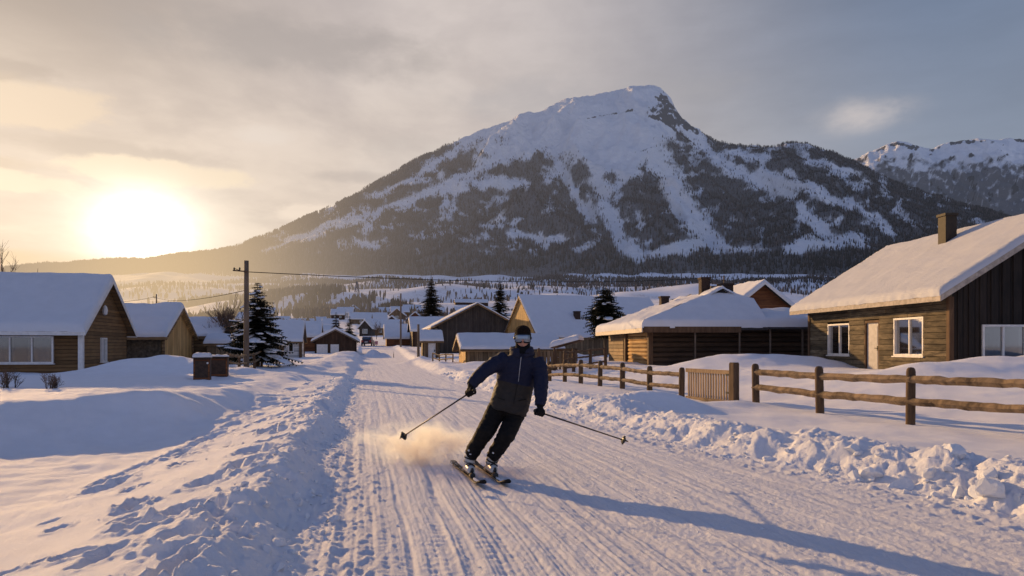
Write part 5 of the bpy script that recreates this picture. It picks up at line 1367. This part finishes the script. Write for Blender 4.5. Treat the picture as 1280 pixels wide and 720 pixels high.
# body: one continuous surface
mb = MB()
loft(mb, [(J(637, 506, 8.49), tilt * .13, Yv * .09), (J(641, 496, 8.48), tilt * .15, Yv * .11), (J(645, 478, 8.45), X * .14, Yv * .10), (J(648, 460, 8.40), X * .165, Yv * .11), (J(650, 449, 8.36), X * .14, Yv * .09), (J(651, 444, 8.34), X * .07, Yv * .07)])
mb.tube([J(651, 448, 8.35), J(652, 438, 8.33), HC + Vector((0, .02, -.05))], [.062, .058, .06], 12)
ARM = {-1: [(631, 450, 8.36, .10), (619, 455, 8.30, .097), (607, 463, 8.24, .087), (597, 472, 8.18, .074), (589, 482, 8.14, .058)], 1: [(669, 451, 8.36, .10), (675.5, 462, 8.33, .096), (676.5, 479, 8.27, .086), (676, 494, 8.21, .074), (675, 507, 8.16, .058)]}
LEG = {-1: [(626, 505, 8.50, .122), (616, 522, 8.43, .112), (606.5, 540, 8.28, .097), (597, 555, 8.36, .088), (588.5, 568, 8.43, .082)], 1: [(646, 509, 8.50, .120), (641, 527, 8.42, .108), (632, 546, 8.26, .094), (623, 560, 8.33, .086), (616, 571, 8.38, .082)]}
for s in (-1, 1):
    mb.tube([J(*a[:3]) for a in ARM[s]], [a[3] * .66 for a in ARM[s]], 12); mb.tube([J(*a[:3]) for a in LEG[s]], [a[3] * .62 for a in LEG[s]], 12)
hd = [(-.115, .030, .032, -.050), (-.104, .046, .046, -.040), (-.08, .058, .066, -.022), (-.045, .067, .084, -.008), (0, .075, .095, 0), (.04, .077, .097, .003), (.075, .068, .085, .006), (.10, .045, .055, .006), (.112, .015, .02, .006)]
loft(mb, [(HC + Vector((0, oy, z)), X * a, Yv * b2) for z, a, b2, oy in hd])
mb.tube([HC + Vector((0, -.088, .02)), HC + Vector((0, -.106, -.018)), HC + Vector((0, -.104, -.03))], [.010, .017, .012], 8)
for sx in (-1, 1): ball(mb, HC + Vector((sx * .013, -.095, -.028)), (.010, .012, .008), 8); ball(mb, HC + Vector((sx * .077, .01, -.01)), (.012, .022, .034), 8)
for z, w in ((-.055, .024), (-.066, .021)): ball(mb, HC + Vector((0, -.082, z)), (w, .016, .007), 10)
ball(mb, HC + Vector((0, -.072, -.096)), (.022, .018, .016), 10)
fuse(mb, 'body', 'skin', P, .0075, 2)
# jacket
mb = MB()
loft(mb, [(J(634.5, 514, 8.48), tilt * .222, Yv * .175), (J(637, 506, 8.48), tilt * .225, Yv * .178), (J(640, 495, 8.48), tilt * .222, Yv * .17), (J(643.5, 482, 8.46), (X * .98 - Z * .15) * .215, Yv * .155), (J(646, 466, 8.42), (X - Z * .08) * .225, Yv * .155), (J(648, 456, 8.39), X * .215, Yv * .145), (J(649.5, 449, 8.36), X * .175, Yv * .12), (J(650.5, 444, 8.35), X * .125, Yv * .11), (J(651.5, 440, 8.34), X * .115, Yv * .11)], 28)
for s in (-1, 1): mb.tube([J(*a[:3]) for a in ARM[s]], [a[3] * k_ for a, k_ in zip(ARM[s], (1.0, .92, .87, .92, 1.0))], 14)
# raised collar with the folded hood behind it
n = 24
for zz, r1, r2 in ((444, .112, .024), (440.5, .116, .023), (437.5, .116, .018)):
    c = J(652, zz, 8.335); pts = []
    for k in range(n + 1):
        a = -1.25 + (6.283 - .64) * k / n + .32 - .0; pts.append(c + Vector((math.sin(a - 2.2 + 3.14) * 0, 0, 0)))
    pts = [c + Vector((math.sin(a) * r1, -math.cos(a) * r1 * .92, .03 * (1 - math.cos(a)) * .5)) for a in [.22 + (6.283 - .44) * k / n for k in range(n + 1)]]
    mb.tube(pts, r2, 8)
mb.tube([J(639, 443, 8.42), J(643, 439, 8.49), J(653, 437, 8.52), J(662, 439, 8.49), J(666, 444, 8.42)], [.028, .042, .05, .042, .028], 10)
jf = folds(.014, 7, 9, 401)
jk = fuse(mb, 'jacket', 'jacket_cloth', P, .0095, 3, lambda c: jf(c) + .004 * perlin(c[:, 0] * 22, c[:, 2] * 26, 405))
t, b, sp, seam, n_ = _jk
zl = J(621, 474, 8.4); zr = J(666, 484, 8.4)
kk = (zl.z - zr.z) / (zr.x - zl.x)
val = t.add(sp.outputs[2], t.mul(sp.outputs[0], kk)); th = zl.z + kk * zl.x
# only the trunk is two-toned: the sleeves stay navy
armmask = t.m('MAXIMUM', t.m('LESS_THAN', sp.outputs[0], J(610, 480, 8.2).x), t.m('GREATER_THAN', t.add(sp.outputs[0], t.mul(sp.outputs[2], -.18)), J(666.5, 500, 8.25).x - .18 * J(666.5, 500, 8.25).z))
up_ = t.m('MAXIMUM', t.m('GREATER_THAN', val, th), armmask)
col = t.mix(up_, t.mix(n_, (.020, .018, .018), (.034, .030, .028)), t.mix(n_, (.006, .008, .026), (.010, .014, .040)))
t.put(b.inputs['Base Color'], col); b.inputs['Roughness'].default_value = .7; b.inputs['Specular IOR Level'].default_value = .25
bvh = BVHTree.FromPolygons([v.co for v in jk.data.vertices], [p.vertices[:] for p in jk.data.polygons])
def surf(px, py):
    o = W(px, py, 6.5) - ROOT; d = (W(px, py, 9.5) - W(px, py, 6.5)).normalized()
    h = bvh.ray_cast(o, d); return (h[0] - d * .004) if h[0] else (W(px, py, 8.25) - ROOT)
mb = MB(); mb.tube([surf(648 + 3.4 * i / 12, 477 - 31 * i / 12) for i in range(13)], [(.0065, .004)] * 13, 6); z_ = mb.build('zipper', 'zip_metal', jk, True)
mb = MB(); mb.tube([surf(640.5 + 4.5 * i / 10 + 1.5, 505 - 24 * i / 10) for i in range(11)], [(.004, .003)] * 11, 6); mb.build('zipper', 'ski_black', jk, True)
for pts in (((622, 497), (631, 500)), ((648, 501), (658, 499))):
    mb = MB(); mb.tube([surf(pts[0][0] + (pts[1][0] - pts[0][0]) * i / 6, pts[0][1] + (pts[1][1] - pts[0][1]) * i / 6) for i in range(7)], [(.006, .004)] * 7, 6); mb.build('pocket_flap', 'black_cloth', jk, True)
# trousers
mb = MB()
loft(mb, [(J(643, 494, 8.48), tilt * .165, Yv * .13), (J(638, 504, 8.49), tilt * .185, Yv * .145), (J(635.5, 514, 8.49), tilt * .17, Yv * .13), (J(635.5, 521, 8.48), tilt * .10, Yv * .09)])
for s in (-1, 1): mb.tube([J(*a[:3]) for a in LEG[s]], [a[3] for a in LEG[s]], 16)
pf = folds(.013, 6, 10, 411); fuse(mb, 'trousers', 'black_cloth', P, .0095, 3, lambda c: pf(c) + .004 * perlin(c[:, 0] * 18, c[:, 2] * 24, 415))
# knitted hat
mb = MB(); n = 28; rr_ = [(.028, .088, .106), (.036, .096, .114), (.062, .098, .116), (.070, .094, .112), (.10, .092, .109), (.130, .078, .093), (.152, .050, .060), (.162, .014, .017)]
bs = []
for z, a, b2 in rr_:
    bs.append(len(mb.v))
    for k in range(n):
        th = 6.283 * k / n; fr_ = .5 - .5 * math.sin(th)          # 1 in front
        mb.v.append(HC + Vector((a * math.cos(th), b2 * math.sin(th) + .008, z + (.022 * fr_ - .045 * (1 - fr_)) * (1 - min(1, max(0, (z - .03) / .08))))))
for p, q in zip(bs[:-1], bs[1:]):
    for k in range(n): k2 = (k + 1) % n; mb.face((p + k, p + k2, q + k2, q + k))
mb.face(range(bs[-1], bs[-1] + n)); mb.build('beanie', 'brown_knit', P, True)
# goggles
mb = MB(); nu, nv = 22, 8; base = 0
def gp(u, v, o=0.0):
    a = u * 1.12; zz = .002 + .048 * v + (.016 * math.exp(-(u / .16) ** 2) if v < 0 else 0) * -v
    zz *= 1 - .18 * abs(u) ** 4
    rx, ry = .094 + o, .118 + o
    return HC + Vector((math.sin(a) * rx, -math.cos(a) * ry + .012, .006 + zz - .0))
for i in range(nu + 1):
    for j in range(nv + 1): mb.v.append(gp(-1 + 2 * i / nu, -1 + 2 * j / nv, .006 * (1 - abs(-1 + 2 * j / nv) ** 3)))
for i in range(nu):
    for j in range(nv): q = i * (nv + 1) + j; mb.face((q, q + nv + 1, q + nv + 2, q + 1))
fm = MB(); loop = [gp(-1 + 2 * i / nu, 1) for i in range(nu + 1)] + [gp(1, 1 - 2 * j / 6) for j in range(1, 6)] + [gp(1 - 2 * i / nu, -1) for i in range(nu + 1)] + [gp(-1, -1 + 2 * j / 6) for j in range(1, 7)]
fm.tube(loop, .0075, 6); gf = fm.build('goggles', 'ski_black', P, True)
mb.build('lens', 'goggle_mirror', gf, True)
sm = MB(); st = []
for k in range(31):
    a = 1.12 + (6.283 - 2.24) * k / 30; st.append(HC + Vector((math.sin(a) * .103, -math.cos(a) * .121 + .008, .012)))
sm.tube(st, [(.004, .019)] * 31, 6, up=(0, 0, 1)); sm.build('strap', 'boot_black', gf, True)
# neck gaiter
mb = MB(); n = 24; bs = []
for z, a, b2 in ((-.165, .098, .100), (-.13, .092, .098), (-.10, .086, .098), (-.07, .084, .098), (-.045, .080, .096)):
    bs.append(len(mb.v))
    for k in range(n):
        th = 6.283 * k / n; fr_ = max(0, -math.sin(th)); mb.v.append(HC + Vector((a * math.cos(th) * (1 + .03 * math.sin(5 * th + z * 60)), b2 * math.sin(th) * (1 + .02 * math.sin(7 * th)) + .004, z - .040 * fr_ ** 2 * ((z + .165) / .12) + .02 * (1 - fr_) * ((z + .165) / .12))))
for p, q in zip(bs[:-1], bs[1:]):
    for k in range(n): k2 = (k + 1) % n; mb.face((p + k, p + k2, q + k2, q + k))
mb.build('neck_gaiter', 'gaiter_cloth', P, True)
# poles and gloved hands
POLES = {-1: ((594, 486.5, 8.06), (500, 548, 8.62)), 1: ((667.5, 513, 8.10), (785, 552, 8.55))}
for s, who in ((-1, 'ski pole with its basket in the air at the left of the skier'), (1, 'ski pole trailing to the right of the skier')):
    a = W(*POLES[s][0]); b2 = W(*POLES[s][1]); d = (b2 - a).normalized()
    pt = thing('ski_pole', who, 'ski pole', b2)
    mb = MB(); mb.tube([a + d * .10 - b2, Vector((0, 0, 0))], [.0095, .0075], 8); mb.build('shaft', 'pole_shaft', pt, True)
    mb = MB(); mb.tube([a - b2, a + d * .015 - b2, a + d * .02 - b2, a + d * .14 - b2], [.017, .021, .0165, .014], 10); mb.build('grip', 'boot_black', pt, True)
    q = d.to_track_quat('Z', 'Y').to_matrix(); mb = MB()
    mb.lathe(-d * .07, [(.010, -.006), (.046, 0), (.048, .005), (.010, .012)], 14, q); bk = mb.build('basket', 'boot_black', pt, True)
    for k in range(4):
        v = q @ Vector((math.cos(k * 1.571), math.sin(k * 1.571), 0)); mb = MB(); mb.tube([-d * .07 + v * .02, -d * .062 + v * .052], [.008, .012], 6); mb.build('basket_tooth', 'boot_black', bk, True)
    # hand
    wr = J(*ARM[s][4][:3]) + ROOT; ax = -d
    hc = a + d * .075
    w = wr - hc; w = (w - ax * w.dot(ax)); w.normalize(); v = ax.cross(w).normalized()
    if v.y > 0: v = -v
    mb = MB()
    pc = hc + w * .034
    wr0 = J(*ARM[s][3][:3]) + ROOT
    mb.tube([wr + (wr0 - wr).normalized() * .06 - ROOT, wr - ROOT, wr.lerp(pc, .55) - ROOT, pc - ROOT], [(.050, .050), (.047, .043), (.046, .034), (.046, .028)], 12)
    ball(mb, pc - ROOT, .042)
    for k in range(4):
        off = ax * ((k - 1.5) * .0245 * -1); rr2 = .034; L_ = [250, 262, 255, 225][k]
        pts = [hc + off + (w * math.cos(R(th)) + v * math.sin(R(th))) * (rr2 + (.008 if 95 < th < 125 else 0)) - ROOT for th in range(20, L_, 24)]
        mb.tube(pts, [.0145 - .0035 * i / len(pts) for i in range(len(pts))], 8)
    off = ax * .055
    pts = [pc + ax * .02 - v * .02 - ROOT] + [hc + off * (.75 + .002 * th * 0) + (w * math.cos(R(-th)) + v * math.sin(R(-th))) * .037 - ROOT for th in (50, 90, 130, 160)]
    mb.tube(pts, [.019, .017, .0155, .0145, .0125], 8)
    g_ = fuse(mb, 'glove', 'black_cloth', P, .0045, 1)
    cf = MB(); e = wr + (wr0 - wr).normalized() * .035
    cf.tube([e - (wr0 - wr).normalized() * .022 - ROOT, e + (wr0 - wr).normalized() * .025 - ROOT], [.057, .060], 14); cf.build('cuff', 'boot_black', g_, True)
# skis and boots
SK = {-1: ((-.76, 9.25), (-.295, 7.60)), 1: ((-.50, 9.25), (-.034, 7.60))}
for s, who in ((-1, 'outer ski nearer the powder cloud at the left foot of the picture'), (1, 'inner ski with tan edges on the clear side of the skier')):
    tl_, tp = SK[s]; dv = Vector((tp[0] - tl_[0], tp[1] - tl_[1], 0)); L = dv.length; dv.normalize(); sd = Vector((dv.y, -dv.x, 0)); roll = Matrix.Rotation(R(-9), 3, dv)
    c = Vector((tl_[0], tl_[1], 0)); zz = max(hz(c.x + dv.x * q, c.y + dv.y * q) for q in (.3, .8, 1.2, 1.5)) + .012
    c.z = zz
    st = thing('ski', 'left hand ' + 'ski of the pair, nearer the powder cloud' if s < 0 else 'right hand ski of the pair, on the clear side', 'ski', c)
    mb = MB(); eb = MB(); n = 34; secs = []
    for i in range(n + 1):
        q = i / n; x = L * q
        wd_ = .039 + .018 * (2 * abs(q - .46)) ** 2
        if q > .90: wd_ *= math.sqrt(max(.02, 1 - ((q - .90) / .10) ** 2)) 
        if q < .04: wd_ *= .6 + 10 * q
        zc = .075 * max(0, (q - .82) / .18) ** 1.8 + .02 * max(0, (.07 - q) / .07)
        up2 = roll @ Vector((0, 0, 1)); lat = roll @ sd; p0 = dv * x + Vector((0, 0, zc))
        secs.append((p0 - lat * wd_, p0 + lat * wd_, p0 + lat * wd_ * .94 + up2 * .014, p0 - lat * wd_ * .94 + up2 * .014))
    for q in secs: mb.v += list(q)
    for i in range(n):
        for k in range(4): k2 = (k + 1) % 4; mb.face((i * 4 + k, i * 4 + k2, i * 4 + 4 + k2, i * 4 + 4 + k))
    mb.face((3, 2, 1, 0)); mb.face((n * 4, n * 4 + 1, n * 4 + 2, n * 4 + 3))
    mb.build('ski_body', 'ski_black', st)
    for side in (0, 1):
        eb = MB(); eb.tube([q[side] * .5 + q[3 - side] * .5 for q in secs[1:-2]], .0035, 5); eb.build('edge', 'ski_edge' if s > 0 else 'boot_black', st, True)
    fb = J(586.5 if s < 0 else 614, 572, 8.43)
    bc = L * (.53); up2 = roll @ Vector((0, 0, 1)); M = Matrix((dv, roll @ sd, up2)).transposed()
    for k, (x, sx, hh) in enumerate(((bc + .20, .10, .045), (bc - .17, .13, .06))):
        mb = MB(); mb.box(dv * x + up2 * (.014 + hh / 2), (sx, .07, hh), M, .75); bd = mb.build('binding', 'boot_black', st, False, .008)
        kx = MB(); kx.tube([dv * (x - .03) + up2 * (.02 + hh), dv * (x + .03 * (1 if k else -1)) + up2 * (.04 + hh)], .014, 6); kx.build('lever', 'boot_green' if k == 0 else 'ceramic', bd, True)
    # the dusting of snow on the top sheet
    mb = MB()
    for (x0, x1) in ((L * .70, L * .86),):
        pts = [dv * (x0 + (x1 - x0) * i / 8) + up2 * .016 + (roll @ sd) * rnd.uniform(-.008, .008) for i in range(9)]
        mb.tube(pts, [(.030 * math.sin(.4 + 2.4 * i / 8), .007) for i in range(9)], 8, up=(0, 0, 1))
    mb.build('snow_dust', 'clod_snow', st, True)
    # boot
    sole = c + dv * bc + up2 * .03 - ROOT; leg = J(*LEG[s][4][:3]); shin = (J(*LEG[s][3][:3]) - leg).normalized()
    mb = MB(); f = lambda x, z, y=0: sole + dv * x + up2 * z + (roll @ sd) * y
    mb.tube([f(-.135, .05), f(-.06, .055), f(.05, .055), f(.13, .048), f(.165, .038)], [(.043, .045), (.050, .052), (.052, .050), (.050, .042), (.034, .030)], 14)
    mb.box(f(.015, .018), (.315, .074, .034), M)
    an = f(-.05, .07); top = leg + shin * .02
    mb.tube([an, an.lerp(top, .4), an.lerp(top, .75), top], [.060, .063, .066, .066], 14)
    bt = fuse(mb, 'boot', 'boot_shell', P, .006, 2)
    mb = MB(); mb.box(f(.015, .010), (.322, .078, .022), M); mb.build('sole', 'boot_black', bt, False, .004)
    mb = MB(); mb.tube([f(.155, .03), f(.182, .045), f(.165, .075)], [.020, .022, .014], 8); mb.build('toe_cap', 'boot_black', bt, True)
    for k, (q, rad_) in enumerate(((.30, .068), (.62, .071))):
        cc = an.lerp(top, q); axd = (top - an).normalized(); u1 = axd.cross(sd).normalized(); u2 = axd.cross(u1).normalized()
        mb = MB(); mb.tube([cc + (u1 * math.cos(a) + u2 * math.sin(a)) * rad_ for a in [6.283 * i / 20 for i in range(21)]], [(.004, .010)] * 21, 6, False, up=tuple(axd)); mb.build('buckle_strap', 'boot_black' if k else 'ceramic', bt, True)
    mb = MB()
    for x in (.02, .085): mb.tube([f(x, .085, -.048), f(x, .110, 0), f(x, .085, .048)], .010, 6)
    mb.build('buckle', 'boot_black', bt, True)
    # snow stuck to the trouser hem
    mb = MB()
    for i in range(9):
        a = rnd.uniform(0, 6.28); ball(mb, leg + shin * rnd.uniform(-.0, .09) + Vector((math.cos(a) * .084, math.sin(a) * .084, 0)), (rnd.uniform(.006, .016), .008, rnd.uniform(.008, .02)), 6)
    mb.build('hem_snow', 'clod_snow', bt, True)['kind'] = 'stuff'

# ------------------------------------------------------------------ powder thrown up by the turn
m = bpy.data.materials.new('powder'); m.use_nodes = True; t = NT(m.node_tree); m.node_tree.nodes.remove(m.node_tree.nodes['Principled BSDF']); out = m.node_tree.nodes['Material Output']
tc = t.n('ShaderNodeTexCoord'); o = tc.outputs['Object']
ln = t.n('ShaderNodeVectorMath', operation='LENGTH'); t.put(ln.inputs[0], o)
fall = t.ramp(ln.outputs['Value'], 1.0, .1)
n1 = t.noise(t.mapping(o, (1.6, 1.6, 1.0)), 1.7, 7, .64, .5)
den = t.mul(t.mul(fall, t.ramp(n1, .45, .66)), 8.5)
vs = t.n('ShaderNodeVolumeScatter'); vs.inputs['Color'].default_value = (.78, .89, .99, 1); vs.inputs['Anisotropy'].default_value = .45; t.put(vs.inputs['Density'], den)
t.put(out.inputs['Volume'], vs.outputs[0]); MATS['powder'] = m
for (c, sc, lab) in (((-1.25, 9.6, .22), (1.08, .82, .33), 'long low cloud of powder snow trailing left of the skier'), ((-1.08, 9.1, .20), (.58, .60, .44), 'small upright puff of powder snow beside the skis')):
    mb = MB(); ball(mb, (0, 0, 0), 1.0, 24)
    o = mb.build('powder_cloud', 'powder', None, True); o.location = c; o.scale = sc; tag(o, lab, 'snow cloud', None, 'stuff')

r = random.Random(9); G = []
for i in range(700):
    q = r.random() ** .7; y = 8.3 + 1.6 * q + r.gauss(0, .12); x = -.62 - .9 * q * r.random() + r.gauss(0, .08)
    z = abs(r.gauss(0, .16)) * (1 - .4 * q) + .03
    G.append((x, y, z, .003 + .009 * r.random() ** 3))
clods('snow_grains', 'grains of snow flung up from the skis', G)
